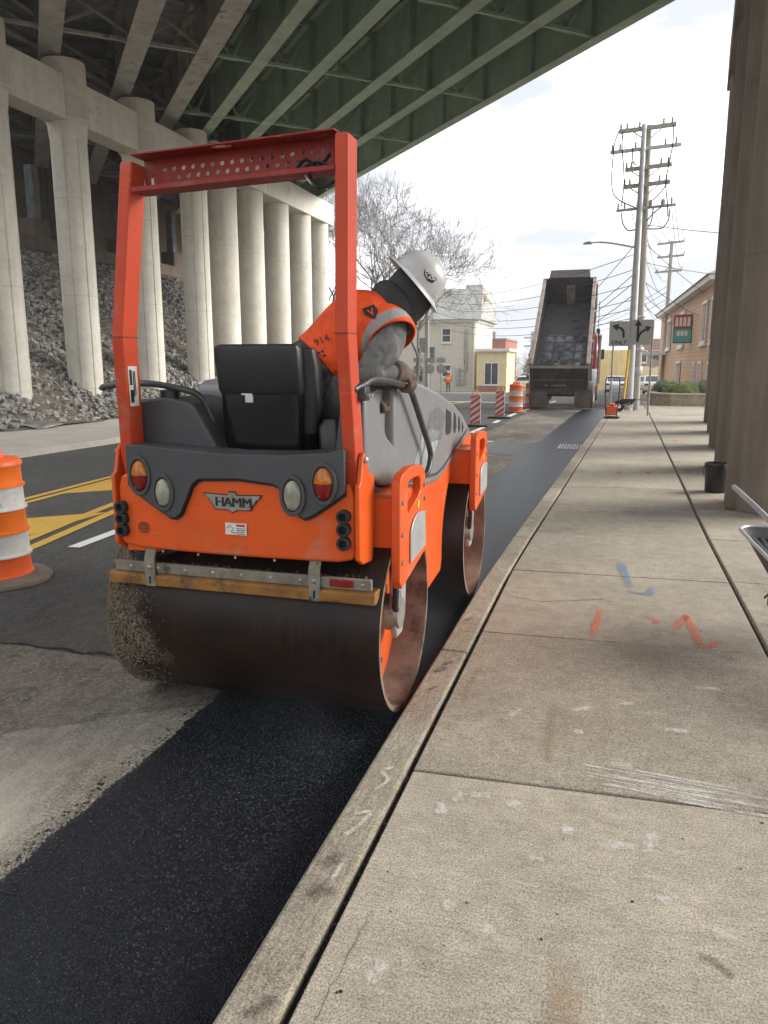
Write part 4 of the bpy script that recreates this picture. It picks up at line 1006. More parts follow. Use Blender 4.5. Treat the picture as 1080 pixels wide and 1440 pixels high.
# ================================================================== operator
def skin_body(name, joints, edges, mat, root, parent, sub=2):
    o0 = ORG[parent.name]
    me = bpy.data.meshes.new(name)
    me.from_pydata([tuple(Vector(j[0]) - o0) for j in joints], edges, [])
    o = bpy.data.objects.new(name, me); col.objects.link(o); o.parent = parent; ORG[o.name] = o0
    md = o.modifiers.new('skin', 'SKIN'); md.use_smooth_shade = True
    for i, j in enumerate(joints):
        r_ = j[1]; me.skin_vertices[0].data[i].radius = r_ if isinstance(r_, tuple) else (r_, r_)
    me.skin_vertices[0].data[root].use_root = True
    o.modifiers.new('sub', 'SUBSURF').levels = sub; o.modifiers['sub'].render_levels = sub
    me.materials.append(mat); return o
op = empty('person', (-1.46, 3.6, 1.30), 'roller operator in orange vest and grey hard hat leaning out over the right side', 'person')
J = [((-1.46,3.60,1.43),(.15,.14)), ((-1.37,3.66,1.60),(.135,.125)), ((-1.25,3.73,1.745),(.135,.125)), ((-1.12,3.81,1.865),(.075,.075)), ((-1.02,3.87,1.95),(.075,.075)),
     ((-1.06,3.73,1.735),(.105,.105)), ((-1.075,3.62,1.64),(.098,.095)), ((-1.145,3.51,1.535),(.082,.08)), ((-1.08,3.61,1.545),(.068,.066)), ((-1.02,3.70,1.552),(.048,.048)),
     ((-1.32,3.88,1.84),(.08,.08)), ((-1.24,4.06,1.68),(.062,.062)), ((-1.38,4.05,1.52),(.042,.042)),
     ((-1.36,3.66,1.38),(.105,.105)), ((-1.34,4.02,1.40),(.08,.08)), ((-1.34,4.12,1.15),(.055,.055)),
     ((-1.55,3.66,1.38),(.105,.105)), ((-1.62,4.02,1.40),(.08,.08)), ((-1.62,4.12,1.15),(.055,.055))]
E_ = [(0,1),(1,2),(2,3),(3,4),(2,5),(5,6),(6,7),(7,8),(8,9),(2,10),(10,11),(11,12),(0,13),(13,14),(14,15),(0,16),(16,17),(17,18)]
body = skin_body('body', J, E_, M['camo'], 0, op)
# trousers over hips and thighs
tr = MB()
def ering(c, u, w, ru, rw, n=20): return [Vector(c) + Vector(u)*ru*math.cos(2*math.pi*j/n) + Vector(w)*rw*math.sin(2*math.pi*j/n) for j in range(n)]
ax = Vector((.66,.36,.66)).normalized(); uu = Vector((.575,.17,-.80)); uu = (uu - ax*uu.dot(ax)).normalized(); ww = ax.cross(uu)
cW = Vector((-1.405,3.628,1.615)); cN = Vector((-1.115,3.80,1.875))
tr.rings([ering(cW + ax*t_, uu, ww, a, b_) for t_, a, b_ in ((-.30,.13,.15),(-.24,.17,.17),(-.12,.165,.16),(.0,.135,.128),(.02,.12,.11))]).build('trousers', M['trousers'], op, smooth=60)
def mk_vest():
    t = NT('hi_vis_vest'); f = t.noise(14, 3, .5)
    vm = t.n.new('ShaderNodeVectorMath'); vm.operation = 'DISTANCE'
    t.lk(t.co, vm.inputs[0]); vm.inputs[1].default_value = Vector((-1.02,3.69,1.675)) - Vector((-1.46,3.6,1.30))
    d = vm.outputs['Value']
    band = t.ramp(d, [(.150, 0.), (.152, 1.), (.183, 1.), (.185, 0.)])
    c = t.ramp(f, [(.3, (.70,.062,.006)), (.7, (.92,.10,.010))])
    c = t.mix(band, c, (.30,.295,.28))
    w = t.noise(9, 4, .6, (1.6, 1.6, .7))
    return t.done(c, .75, 0, t.bump(f, .6, .03, t.bump(w, .5, .03)))
M['vest2'] = mk_vest()
prof = [(-.01,.145,.135),(.0,.150,.140),(.03,.146,.136),(.08,.158,.142),(.15,.172,.146),(.22,.182,.148),(.28,.184,.146),(.33,.170,.135),(.37,.135,.117),(.40,.100,.095),(.402,.09,.085)]
vb = MB()
rr = []
for t_, a, b_ in prof:
    c = cW.lerp(cN, max(0, t_)/.40) + ax*min(0, t_)
    ring = ering(c, uu, ww, a, b_, 40)
    for j in range(40): ring[j] = ring[j] + ax*0 + (ring[j]-c)*(.035*math.sin(j*1.9+t_*30)*max(0, 1-t_/.12))
    rr.append(ring)
vb.rings(rr, cap=False)
rr = []
dirs = Vector((.17,-.02,-.06)).normalized()
for c, rad, d_ in (((-1.24,3.75,1.77),.13,dirs), ((-1.16,3.745,1.765),.142,dirs), ((-1.10,3.735,1.755),.140,Vector((.8,-.25,-.45)).normalized()), ((-1.062,3.715,1.735),.130,Vector((.65,-.4,-.65)).normalized()), ((-1.048,3.695,1.715),.124,Vector((.5,-.5,-.75)).normalized()), ((-1.05,3.698,1.718),.112,Vector((.5,-.5,-.75)).normalized())):
    u_, v_, _ = frame(d_); rr.append(ering(c, u_, v_, rad, rad, 40))
vest = vb.rings(rr, cap=False).build('vest', M['vest2'], op, smooth=60)
vest.modifiers.new('sub', 'SUBSURF').render_levels = 1
# lettering printed on the back of the vest, pressed onto its surface
bvh = BVHTree.FromPolygons([Vector(v) for v in vb.v], vb.f)
def press(name, verts2, faces, cpx, ex, ey, mat, parent):
    """project flat print towards the vest along the viewing side"""
    nrm = ex.cross(ey).normalized(); out = []
    for a, b_ in verts2:
        p = cpx + ex*a + ey*b_ + nrm*.4
        hit = bvh.ray_cast(p, -nrm)
        out.append(hit[0] + nrm*.005 if hit[0] is not None else None)
    fs = [f for f in faces if all(out[i] is not None for i in f)]
    out = [o if o is not None else Vector((0,0,0)) for o in out]
    used = sorted(set(i for f in fs for i in f)); mp_ = {o: n for n, o in enumerate(used)}
    MB().add([out[i] for i in used], [tuple(mp_[i] for i in f) for f in fs]).build(name, mat, parent, smooth=0)
right = Vector((.80,.48,.36)).normalized()
upv = Vector((-.45,-.12,.88)); upv = (upv - right*upv.dot(right)).normalized()
tv, tf = text_polys('914', .05, .0); press('vest_print', tv, tf, Vector((-1.37,3.55,1.70)), right, upv, M['ink'], vest)
tv, tf = text_polys('V', .06, .006); 
sh2 = [(-.032,.03),(.032,.03),(.032,-.005),(0,-.04),(-.032,-.005)]
gv = []; gf = []
for k in range(5):
    a, c = sh2[k], sh2[(k+1) % 5]; 
press('vest_print', [(0,0)] + sh2, [(0,1,2),(0,2,3),(0,3,4),(0,4,5),(0,5,1)], Vector((-1.17,3.68,1.83)), right, upv, M['ink'], vest)
for q in (-1, 1): press('vest_print', [(0,-.022),(q*.016,.018),(q*.009,.018),(0,-.005)], [(0,1,2,3)], Vector((-1.17,3.68,1.83)) + right.cross(upv)*.002, right, upv, M['vest'], vest)
for k in range(2):
    y0 = -.055 - k*.022
    qs = [(-.14+i*.02, y0) for i in range(14)]
    vv = []; ff = []
    for i, (a, b_) in enumerate(qs):
        if i % 4 == 3: continue
        n_ = len(vv); vv += [(a, b_), (a+.014, b_), (a+.014, b_+.011), (a, b_+.011)]; ff.append((n_, n_+1, n_+2, n_+3))
    for f in ff[:5]: press('vest_print', [vv[i] for i in f], [(0,1,2,3)], Vector((-1.36,3.56,1.705)), right, upv, M['ink'], vest)
# hood and neck gaiter, head frame
hu = Vector((.71,.21,.67)).normalized(); hf = Vector((.50,.42,-.66)); hf = (hf - hu*hf.dot(hu)).normalized(); hsd = hu.cross(hf).normalized()
hc = Vector((-.992,3.885,1.985))
g_ = MB(); rr = []
for c, a, b_ in (((-1.15,3.79,1.855),.080,.08),((-1.125,3.805,1.87),.108,.104),((-1.10,3.82,1.888),.120,.113),((-1.07,3.835,1.91),.122,.114),((-1.04,3.85,1.94),.10,.10)): rr.append([Vector(c) + (p-Vector(c))*(1+.05*math.sin(j*1.7+a*200)) for j, p in enumerate(ering(c, uu, ww, a, b_, 24))])
g_.rings(rr)
rr = []
for t_, a, b_ in ((-.175,.03,.03),(-.17,.08,.07),(-.145,.118,.096),(-.08,.130,.106),(-.02,.130,.104),(.03,.122,.098),(.06,.05,.05)):
    rg_ = ering(hc + hu*t_ + hf*(.012 - t_*.12), hf, hsd, a, b_, 24); cc_ = sum(rg_, Vector())/24
    rr.append([p + (p-cc_)*(.06*math.sin(j*2.1+t_*60) if -.165 < t_ < .02 else 0) for j, p in enumerate(rg_)])
g_.rings(rr)
hg = g_.build('hood_and_gaiter', M['hoodcloth'], op, smooth=75); hg.modifiers.new('sub', 'SUBSURF').render_levels = 2
# folds of the gaiter
for k, (t_, a, b_) in enumerate(((-.12,.126,.103),)):
    MB().tube([Vector(p) for p in ering(hc + hu*t_ + hf*(.012 - t_*.12), hf, hsd, a, b_, 24)] , .007, 6).build('gaiter_fold', M['hoodcloth'], hg, smooth=60)
# hard hat with full brim
hb_ = hc + hu*.012
rr = []
for t_, s_ in ((0,1),(.03,.99),(.07,.93),(.10,.83),(.125,.66),(.142,.44),(.150,.2),(.152,.02)): rr.append(ering(hb_ + hu*t_ - hf*.004, hf, hsd, .142*s_, .116*s_, 36))
hat = MB().rings(rr, cap=False).build('hard_hat', M['helmet'], op, smooth=60)
rr = []
for a, dz in ((.140,.004),(.150,.001),(.172,-.010),(.186,-.016),(.187,-.020),(.172,-.016),(.14,-.004)): rr.append(ering(hb_ + hu*dz - hf*.004, hf, hsd, a, a*.80, 36))
MB().rings(rr, cap=False).build('hat_brim', M['helmet'], hat, smooth=60)
for off in (-.03, 0, .03):
    pts = []
    for i in range(15):
        t_ = -1.15 + 2.3*i/14
        pts.append(hb_ + hf*(.135*math.sin(t_)) + hu*(.150*math.cos(t_)+.0015) + hsd*off*(1.0 if abs(t_) < 1 else .9))
    if off == 0: MB().tube(pts, .010, 8).build('hat_ridge', M['helmet'], hat, smooth=60)
def onhat(a, e, k=1.012):   # a along front, e up
    e_ = e; s_ = math.sqrt(max(0, 1 - (e_/.150)**2))
    x = a; y_ = -math.sqrt(max(0, 1 - (x/(.142*s_+1e-6))**2))*.116*s_
    return hb_ + hf*x*k + hsd*y_*k + hu*e_*k
if (hsd.dot(Vector((0,-1,0)))) > 0:
    def onhat(a, e, k=1.012):
        s_ = math.sqrt(max(0, 1 - (e/.150)**2)); y_ = math.sqrt(max(0, 1 - (a/(.142*s_+1e-6))**2))*.116*s_
        return hb_ + hf*a*k + hsd*y_*k + hu*e*k
for pts in ([(-.04,.06),(-.045,.085),(-.02,.10),(.01,.095),(.03,.075),(.025,.05),(0,.04),(-.03,.045),(-.04,.06)], [(-.02,.055),(-.005,.07),(.012,.058)], [(-.03,.08),(-.01,.088),(.008,.08)], [(.0,.045),(.015,.05),(.022,.06)], [(-.03,.055),(-.02,.065),(-.028,.072)], [(.012,.088),(.02,.075),(.012,.068)], [(-.008,.05),(-.012,.06),(-.004,.066)]):
    MB().tube([onhat(a, e) for a, e in pts], .0042, 5).build('hat_emblem', M['ink'], hat)
MB().rings([[onhat(a-.012, e, 1.006), onhat(a+.012, e, 1.006)] for a, e in ((.01,.052),(.0,.062),(-.005,.08),(-.01,.09))], cap=False, close=False).build('hat_emblem', M['label'], hat, smooth=0)
MB().rings([[onhat(.085, .022, 1.01), onhat(.105, .022, 1.01)], [onhat(.085, .03, 1.01), onhat(.105, .03, 1.01)]], cap=False, close=False).build('hat_sticker', M['label'], hat, smooth=0)
# gloved right hand closed on the rail
hy = 3.735; rz_ = 1.492
gl = MB()
gl.rings([ering(c, (1,0,0), (0,.3,1), a, b_, 16) for c, a, b_ in (((-1.045,3.645,1.553),.056,.056),((-1.025,3.69,1.556),.057,.056),((-1.008,3.735,1.545),.052,.038),((-.998,3.78,1.532),.048,.030),((-.995,3.81,1.522),.034,.02))])
glo = gl.build('glove', M['glove'], op, smooth=60)
for k in range(4):
    yk = 3.715 + k*.0265; cz = 1.502 - .055*(yk-3.6); L = (1.0,1.06,1.02,.9)[k]
    pts = []
    for i in range(9):
        a = R(105 - 235*L*i/8); rr_ = .033 - .002*i/8
        pts.append((-1.0 + rr_*math.cos(a)*1.1, yk + .006*i/8, cz + rr_*math.sin(a)))
    MB().tube(pts, [.0145,.0145,.0140,.0140,.0135,.0130,.0125,.0115,.007], 10).build('glove_finger', M['glove'], glo, smooth=60)
pts = [(-1.04,3.70,1.54),(-1.052,3.735,1.515),(-1.045,3.775,1.49),(-1.02,3.80,1.468)]
MB().tube(spline(pts,3), [.017]*7 + [.015,.012,.008], 10).build('glove_thumb', M['glove'], glo, smooth=60)
# left hand lower, on the lever beside the bonnet
MB().rings([ering(c, (1,.2,0), (0,.4,.9), a, b_, 14) for c, a, b_ in (((-1.17,3.70,1.50),.035,.035),((-1.14,3.68,1.47),.045,.04),((-1.11,3.67,1.435),.046,.036),((-1.095,3.67,1.40),.036,.024))]).build('glove', M['glove'], op, smooth=60)
for k in range(4):
    MB().tube([(-1.105+.004*k,3.65+k*.02,1.41),(-1.085,3.648+k*.02,1.395),(-1.08,3.652+k*.02,1.37),(-1.095,3.66+k*.02,1.36)], [.013,.013,.012,.008], 8).build('glove_finger', M['glove'], op, smooth=60)

# ================================================================== traffic barrels and panels
def barrel(x, y, z, label, rot=0):
    t = empty('traffic_barrel', (x, y, z), label, 'barrel', 'orange and white traffic barrels', rz=rot)
    H = .98; r0, r1 = .255, .232
    rad = lambda h: lerp(r0, r1, h/H)
    base = MB()
    rr = []
    for k, (s_, h) in enumerate(((.36,0),(.36,.02),(.345,.04),(.28,.055),(.27,.06))):
        rr.append([(x + s_*(1.12 if abs(math.cos(a)) > .7 else 1.0)*math.cos(a), y + s_*(1.12 if abs(math.sin(a)) > .7 else 1.0)*math.sin(a), z + h) for a in [2*math.pi*j/32 for j in range(32)]])
    base.rings(rr).build('rubber_base', M['flap'], t, smooth=40)
    bands = [(.05,.215,'cone'),(.215,.40,'bandw'),(.40,.585,'bando'),(.585,.765,'bandw'),(.765,.93,'bando')]
    for a, c, m in bands:
        lip = .012
        MB().lathe([(rad(a)+lip, a),(rad(a)+lip, a+.014),(rad(a)-.004, a+.024),(rad(c)-.004, c-.012),(rad(c)+lip*.6, c)], (x, y, z), (0,0,1), 40).build('barrel_band', M[m], t, smooth=50)
    MB().lathe([(rad(.93)+.008,.93),(rad(.93)+.008,.955),(rad(.98)-.02,.985),(.02,.99)], (x, y, z), (0,0,1), 40).build('barrel_top', M['cone'], t, smooth=50)
    MB().plate([(-.13,0),(-.12,.06),(-.06,.085),(.06,.085),(.12,.06),(.13,0)], [circ(-.06,.045,.02,.018,10), circ(.06,.045,.02,.018,10)], lambda a, b_, w: (x+a, y+w, z+.985+b_), -.03, .03).build('barrel_handle', M['cone'], t, smooth=0, bevel=.01)
    return t
barrel(-4.68, 4.86, -.118, 'scuffed orange and white traffic barrel at the left edge, nearest the camera')
barrel(-3.48+.2, 27.3, -.118, 'orange and white traffic barrel beside the striped panels, before the dump truck', .4)
barrel(-3.24+.1, 31.2, -.118-.06, 'orange and white traffic barrel partly behind the dump truck', .2)
def vpanel(x, y, label):
    t = empty('vertical_panel', (x, y, -.118), label, 'traffic panel', 'red striped vertical panels'); z = -.118
    MB().prism([(-.36,-.2),(.36,-.2),(.36,.2),(-.36,.2)], lambda a, b_, w: (x+a, y+b_, z+w), 0, .05).build('rubber_base', M['rubber'], t, bevel=.02)
    out = [(-.14,.06),(-.14,.84),(-.12,.88),(.12,.88),(.14,.84),(.14,.06)]
    pn = MB().prism(out, lambda a, b_, w: (x+a, y+w, z+b_), -.02, .02).build('panel', M['bandw'], t, bevel=.008)
    for k in range(-1, 6):
        z0 = .06 + k*.17; q = [(-.138, z0), (.138, z0+.20), (.138, z0+.29), (-.138, z0+.09)]
        q = [(a, min(max(b_, .062), .86)) for a, b_ in q]
        if q[2][1] - q[1][1] < .002 and q[3][1] - q[0][1] < .002: continue
        MB().prism(q, lambda a, b_, w: (x+a, y+w, z+b_), -.0215, -.0205).build('red_stripe', M['redstripe'], pn, smooth=0)
    MB().tube([(x-.08,y,z+.87),(x-.07,y,z+.94),(x,y,z+.97),(x+.07,y,z+.94),(x+.08,y,z+.87)], .018, 8).build('panel_handle', M['hv_yellow'], t)
vpanel(-3.6, 20.95, 'red and white striped vertical panel nearest the roller')
vpanel(-3.42, 24.4, 'red and white striped vertical panel on black base, farther along the lane line')

# ================================================================== dump truck, bed raised
tr0 = empty('dump_truck', (-1.95, 33, -.12), 'black dump truck with raised bed and red cab seen from behind', 'truck')
TH = R(38); A_ = Vector((0, math.cos(TH), math.sin(TH))); B_ = Vector((0, -math.sin(TH), math.cos(TH))); O_ = Vector((-1.99, 30.0, .65))
def bd_(x, a, b_): return tuple(O_ + Vector((x, 0, 0)) + A_*a + B_*b_)
HW = lambda a: lerp(1.05, 1.02, a/5.5)
bed = MB().hexa([bd_(-HW(0),0,0),bd_(HW(0),0,0),bd_(HW(5.5),5.5,0),bd_(-HW(5.5),5.5,0),bd_(-HW(0),0,.08),bd_(HW(0),0,.08),bd_(HW(5.5),5.5,.08),bd_(-HW(5.5),5.5,.08)]).build('dump_bed', M['truck_black'], tr0, smooth=0)
for q in (-1, 1):
    MB().hexa([bd_(q*HW(0),0,.0),bd_(q*(HW(0)-.06),0,.0),bd_(q*(HW(5.5)-.06),5.5,.0),bd_(q*HW(5.5),5.5,.0),bd_(q*HW(0),0,1.12),bd_(q*(HW(0)-.06),0,1.12),bd_(q*(HW(5.5)-.06),5.5,1.18),bd_(q*HW(5.5),5.5,1.18)]).build('bed_side', M['truck_black'], tr0, smooth=0)
    MB().bar(bd_(q*(HW(0)-.02),-.02,1.14), bd_(q*(HW(5.5)-.02),5.5,1.2), .14, .10).build('bed_top_rail', M['truck_edge'], tr0, bevel=.01)
    MB().bar(bd_(q*(HW(0)-.02),-.03,0), bd_(q*(HW(0)-.02),-.03,1.1), .10, .08).build('bed_corner_post', M['truck_edge'], tr0, bevel=.01)
    for k in range(6 if q > 0 else 0):
        a = .5 + k*.95; MB().bar(bd_(q*(HW(a)+.05),a,0), bd_(q*(HW(a)+.05),a,1.1), .12, .12).build('bed_rib', M['truck_edge'], tr0, smooth=0)
MB().hexa([bd_(-1.05,5.42,0),bd_(1.05,5.42,0),bd_(1.05,5.5,0),bd_(-1.05,5.5,0),bd_(-1.05,5.42,1.25),bd_(1.05,5.42,1.25),bd_(1.05,5.5,1.25),bd_(-1.05,5.5,1.25)]).build('headboard', M['truck_black'], tr0, smooth=0)
MB().hexa([bd_(-.12,5.36,.1),bd_(.22,5.36,.1),bd_(.22,5.42,.1),bd_(-.12,5.42,.1),bd_(-.12,5.36,.95),bd_(.22,5.36,.95),bd_(.22,5.42,.95),bd_(-.12,5.42,.95)]).build('hoist_box', M['truck_edge'], tr0, smooth=0)
MB().hexa([bd_(-.82,5.42,1.25),bd_(.82,5.42,1.25),bd_(.78,5.85,1.33),bd_(-.78,5.85,1.33),bd_(-.82,5.42,1.32),bd_(.82,5.42,1.32),bd_(.78,5.85,1.40),bd_(-.78,5.85,1.40)]).build('cab_shield', M['truck_black'], tr0, smooth=0)
# load left in the bed: smeared floor, dark heap against the tailgate
for i in range(4):
    for j in range(4):
        x0 = -.86 + j*.43; a0 = 1.05 + i*.55; rr = []
        for u in range(6): rr.append([bd_(x0 + .02 + .39*v/5 + .015*math.sin(u+j), a0 + .02 + .51*u/5, .085 + .06*math.sin(math.pi*u/5)*math.sin(math.pi*v/5) + .015*random.random()) for v in range(6)])
        MB().rings(rr, cap=False, close=False).build('bed_liner', M['truck_floor'], tr0, smooth=30)
b = MB(); rr = []
for i in range(9):
    a = .06 + i*.14; rr.append([bd_(lerp(-.97,.97,j/16), a, max(.085, .60 - .55*i/8 + .06*random.random() - .10*abs(j-8)/8)) for j in range(17)])
b.rings(rr, cap=False, close=False).build('asphalt_load', M['fresh'], tr0, smooth=0)
tgx = 1.05
tg = MB().hexa([bd_(-tgx,-.10,-.06),bd_(tgx,-.10,-.06),bd_(tgx,-.04,-.06),bd_(-tgx,-.04,-.06),bd_(-tgx,-.10,1.1),bd_(tgx,-.10,1.1),bd_(tgx,-.04,1.1),bd_(-tgx,-.04,1.1)]).build('tailgate', M['truck_black'], tr0, smooth=0)
for x in (-1.0,-.35,.33,1.0): MB().hexa([bd_(x-.05,-.15,0),bd_(x+.05,-.15,0),bd_(x+.05,-.1,0),bd_(x-.05,-.1,0),bd_(x-.05,-.15,1.05),bd_(x+.05,-.15,1.05),bd_(x+.05,-.1,1.05),bd_(x-.05,-.1,1.05)]).build('tailgate_rib', M['truck_black'], tg, smooth=0)
for v in (.02,.5,1.1): MB().bar(bd_(-1.04,-.12,v), bd_(1.04,-.12,v), .08, .09).build('tailgate_rail', M['truck_edge'] if v > 1 else M['truck_black'], tg, smooth=0)
MB().hexa([bd_(-.55,-.13,.2),bd_(.3,-.13,.2),bd_(.3,-.11,.2),bd_(-.55,-.11,.2),bd_(-.55,-.13,.27),bd_(.3,-.13,.27),bd_(.3,-.11,.27),bd_(-.55,-.11,.27)]).build('chute_slide', M['truck_edge'], tg, smooth=0)
MB().box(-3.16,-3.05,29.25,29.32,1.05,1.15).build('marker_lamp', M['redlens'], tr0)
# chassis, axles, flaps
for x in (-2.35,-1.5): MB().box(x-.05, x+.05, 30.1, 38.2, .75, .98).build('frame_rail', M['truck_black'], tr0, smooth=0)
MB().box(-2.95,-.95,29.95,30.05,.42,.72).build('bumper_plate', M['truck_black'], tr0, smooth=0, bevel=.02)
for x in (-2.72, -1.12): MB().box(x-.30, x+.30, 29.90, 29.93, -.05, .58).build('mud_flap', M['flap'], tr0, smooth=0)
def wheel(x, y, r, w, q):
    wz = -.12 + r
    ty = MB().lathe([(r*.6,-w/2),(r*.93,-w/2),(r,-w*.35),(r,w*.35),(r*.93,w/2),(r*.6,w/2)], (x, y, wz), (1,0,0), 28).build('tyre', M['flap'], tr0, smooth=40)
    MB().lathe([(r*.6,q*w/2),(r*.55,q*w*.3),(r*.3,q*w*.15),(r*.25,q*w*.45),(0,q*w*.48)], (x, y, wz), (1,0,0), 24).build('wheel_rim', M['chrome'], ty, smooth=40)
for y in (31.0, 32.35):
    for x in (-3.02,-2.70,-1.20,-.88): wheel(x, y, .50, .27, 1 if x > -2 else -1)
    MB().cyl((-3.0,y,.4),(-.9,y,.4),.09).build('axle', M['truck_black'], tr0)
for x in (-2.98,-.90): wheel(x, 37.4, .50, .30, 1 if x > -2 else -1)
for q, x in ((1,-.88),(-1,-3.02)):
    MB().prism(arc(31.68,.38,.98,20,160,10) + list(reversed(arc(31.68,.38,.94,20,160,10))), YZ, x-.2, x+.2).build('fender', M['chrome'], tr0)
cbx = MB().prism([(34.9,.75),(34.9,2.75),(35.1,2.9),(36.3,2.88),(36.75,2.0),(38.2,1.85),(38.35,1.5),(38.35,.6)], YZ, -3.05, -.83).build('cab', M['cab_red'], tr0, bevel=.06, seg=3)
for q, x in ((1,-.825),(-1,-3.055)): MB().prism([(35.3,1.85),(35.3,2.6),(36.15,2.6),(36.45,2.0),(36.45,1.85)], YZ, x-.004, x+.004).build('cab_window', M['glass'], cbx)
for x in (-.70,-3.18): MB().tube([(x,35.0,.7),(x,34.95,2.3),(x,34.9,2.6),(x+.02,34.75,2.75)], .075, 10).build('exhaust_stack', M['steel'], tr0)
MB().box(-1.0,-.72,33.5,34.7,.40,.92).build('fuel_tank', M['cab_red'], tr0, bevel=.03)
MB().box(-.66,-.52,37.0,37.05,1.75,2.2).build('mirror', M['truck_black'], tr0, bevel=.02)
MB().prism(arc(37.4,.38,.66,5,175,12) + [(36.72,1.0),(36.8,1.25),(38.2,1.25)], YZ, -1.02, -.78).build('front_fender', M['cab_red'], tr0, bevel=.03)

# ================================================================== wheelbarrow, bucket
wb = empty('wheelbarrow', (1.2, 4.9, 0), 'grey steel wheelbarrow with tar-stained tray at the right edge', 'wheelbarrow')
def rrect(cx, cy, w, l, rc, z, n=6, dz=0):
    out = []
    for sx_, sy_, a0 in ((1,1,0),(-1,1,90),(-1,-1,180),(1,-1,270)):
        for i in range(n+1):
            a = R(a0 + 90*i/n); px, py = cx + sx_*(w/2-rc) + rc*math.cos(a), cy + sy_*(l/2-rc) + rc*math.sin(a)
            out.append((px, py, z + dz*(py-cy)))
    return out
wcx, wcy = 1.165, 4.80
def wr(ring): # turn the tray a little
    c, s_ = math.cos(R(4)), math.sin(R(4)); return [((x-wcx)*c-(y-wcy)*s_+wcx, (x-wcx)*s_+(y-wcy)*c+wcy, z) for x, y, z in ring]
M['barrow'] = pm('tar_stained_steel', (.028,.027,.028), .7, .0, 9, .5, 60, .3, .004, (.16,.12,.09), 6, .58)
tray = MB().rings([wr(rrect(wcx,wcy,.68,.90,.12,.565,6,.03)), wr(rrect(wcx,wcy,.645,.865,.11,.565,6,.03)), wr(rrect(wcx,wcy-.03,.36,.48,.12,.305)), wr(rrect(wcx,wcy-.03,.1,.12,.04,.30))], cap=False).build('tray', M['barrow'], wb, smooth=50)
tray.modifiers.new('thick','SOLIDIFY').thickness = .006
MB().tube(wr(rrect(wcx,wcy,.68,.90,.12,.568,6,.03)) + [wr(rrect(wcx,wcy,.68,.90,.12,.568,6,.03))[0]], .011, 8).build('tray_rim', M['galv'], tray, smooth=60)
b = MB(); rr = []
for k in range(5):
    f = k/4; rr.append(wr([(x, y, z + random.uniform(-.006,.006)) for x, y, z in rrect(wcx, wcy-.02*f, lerp(.60,.10,f), lerp(.82,.14,f), lerp(.11,.04,f), lerp(.52,.36,f), 6, .03)]))
b.rings(rr, cap=False).build('asphalt_residue', M['fresh'], tray, smooth=0)
for s_, pts in ((1,[(.895,6.17,.690),(.93,5.95,.665),(1.02,5.40,.585),(1.06,5.1,.50),(1.08,4.6,.31),(1.14,3.95,.22)]), (-1,[(1.52,6.2,.69),(1.47,5.95,.665),(1.36,5.40,.585),(1.30,5.1,.50),(1.27,4.6,.31),(1.22,3.95,.22)])):
    MB().tube(spline(pts,4), .019, 10).build('handle', M['galv'], wb, smooth=60)
for x in (1.19, 1.35):
    MB().tube([(x,5.02,.46),(x-.02 if x < 1.2 else x+.02,5.12,.05),(x,4.95,.025),(x+.01,4.6,.33)], .014, 8).build('leg', M['rust'], wb)
b = MB().lathe([(.10,-.04),(.16,-.045),(.20,-.02),(.20,.02),(.16,.045),(.10,.04)], (1.18, 3.88, .2), (1,.05,0), 28); b.build('tyre', M['rubber'], wb)
MB().box(.93,1.02,4.70,4.80,.20,.27).build('bracket', M['rust'], wb, bevel=.006)
MB().tube([(.905,4.75,.255),(.92,4.72,.29),(.99,4.72,.29)], .006, 6).build('hook', M['rust'], wb)
bk = empty('bucket', (1.29, 10.35, 0), 'black plastic bucket standing by the nearest right column', 'bucket')
MB().lathe([(.0,.004),(.125,.004),(.128,.01),(.142,.30),(.150,.305),(.150,.325),(.146,.33),(.150,.335),(.150,.355),(.145,.37),(.138,.37),(.120,.02),(.0,.018)], (1.29,10.35,0), (0,0,1), 32).build('pail', M['black'], bk)
MB().tube(spline([(1.14,10.35,.33),(1.125,10.27,.24),(1.15,10.18,.20),(1.29,10.14,.19)],5), .003, 6).build('bail_handle', M['rubber'], bk)
# small dark wedge at the column foot
MB().prism([(1.24,9.05),(1.30,9.03),(1.31,9.10)], XY, .002, .04).build('rubble_chip', M['rust'], None, org=(1.25,9.05,0), smooth=0, label='small dark chip of rubble at the foot of the nearest column', cat='rubble')

# ================================================================== plate compactor on the kerb
pc = empty('plate_compactor', (-.02, 23.65, 0), 'small orange plate compactor with tall handle standing on the sidewalk', 'compactor')
MB().prism([(-.24,.02),(.18,.02),(.20,.06),(-.26,.06)], lambda a, b_, w: (a, w, b_), 23.4, 23.95).build('base_plate', M['black'], pc, bevel=.01)
MB().box(-.20,.13,23.46,23.86,.10,.36).build('engine_cover', M['cone'], pc, bevel=.04, seg=3)
MB().box(-.12,.05,23.5,23.75,.362,.43).build('fuel_cap', M['cone'], pc, bevel=.02)
MB().tube(spline([(-.19,23.5,.08),(-.24,23.25,.7),(-.23,23.15,1.15),(-.14,23.12,1.19),(.04,23.12,1.19),(.13,23.15,1.15),(.14,23.25,.7),(.10,23.5,.08)],5), .016, 8).build('handle', M['black'], pc)
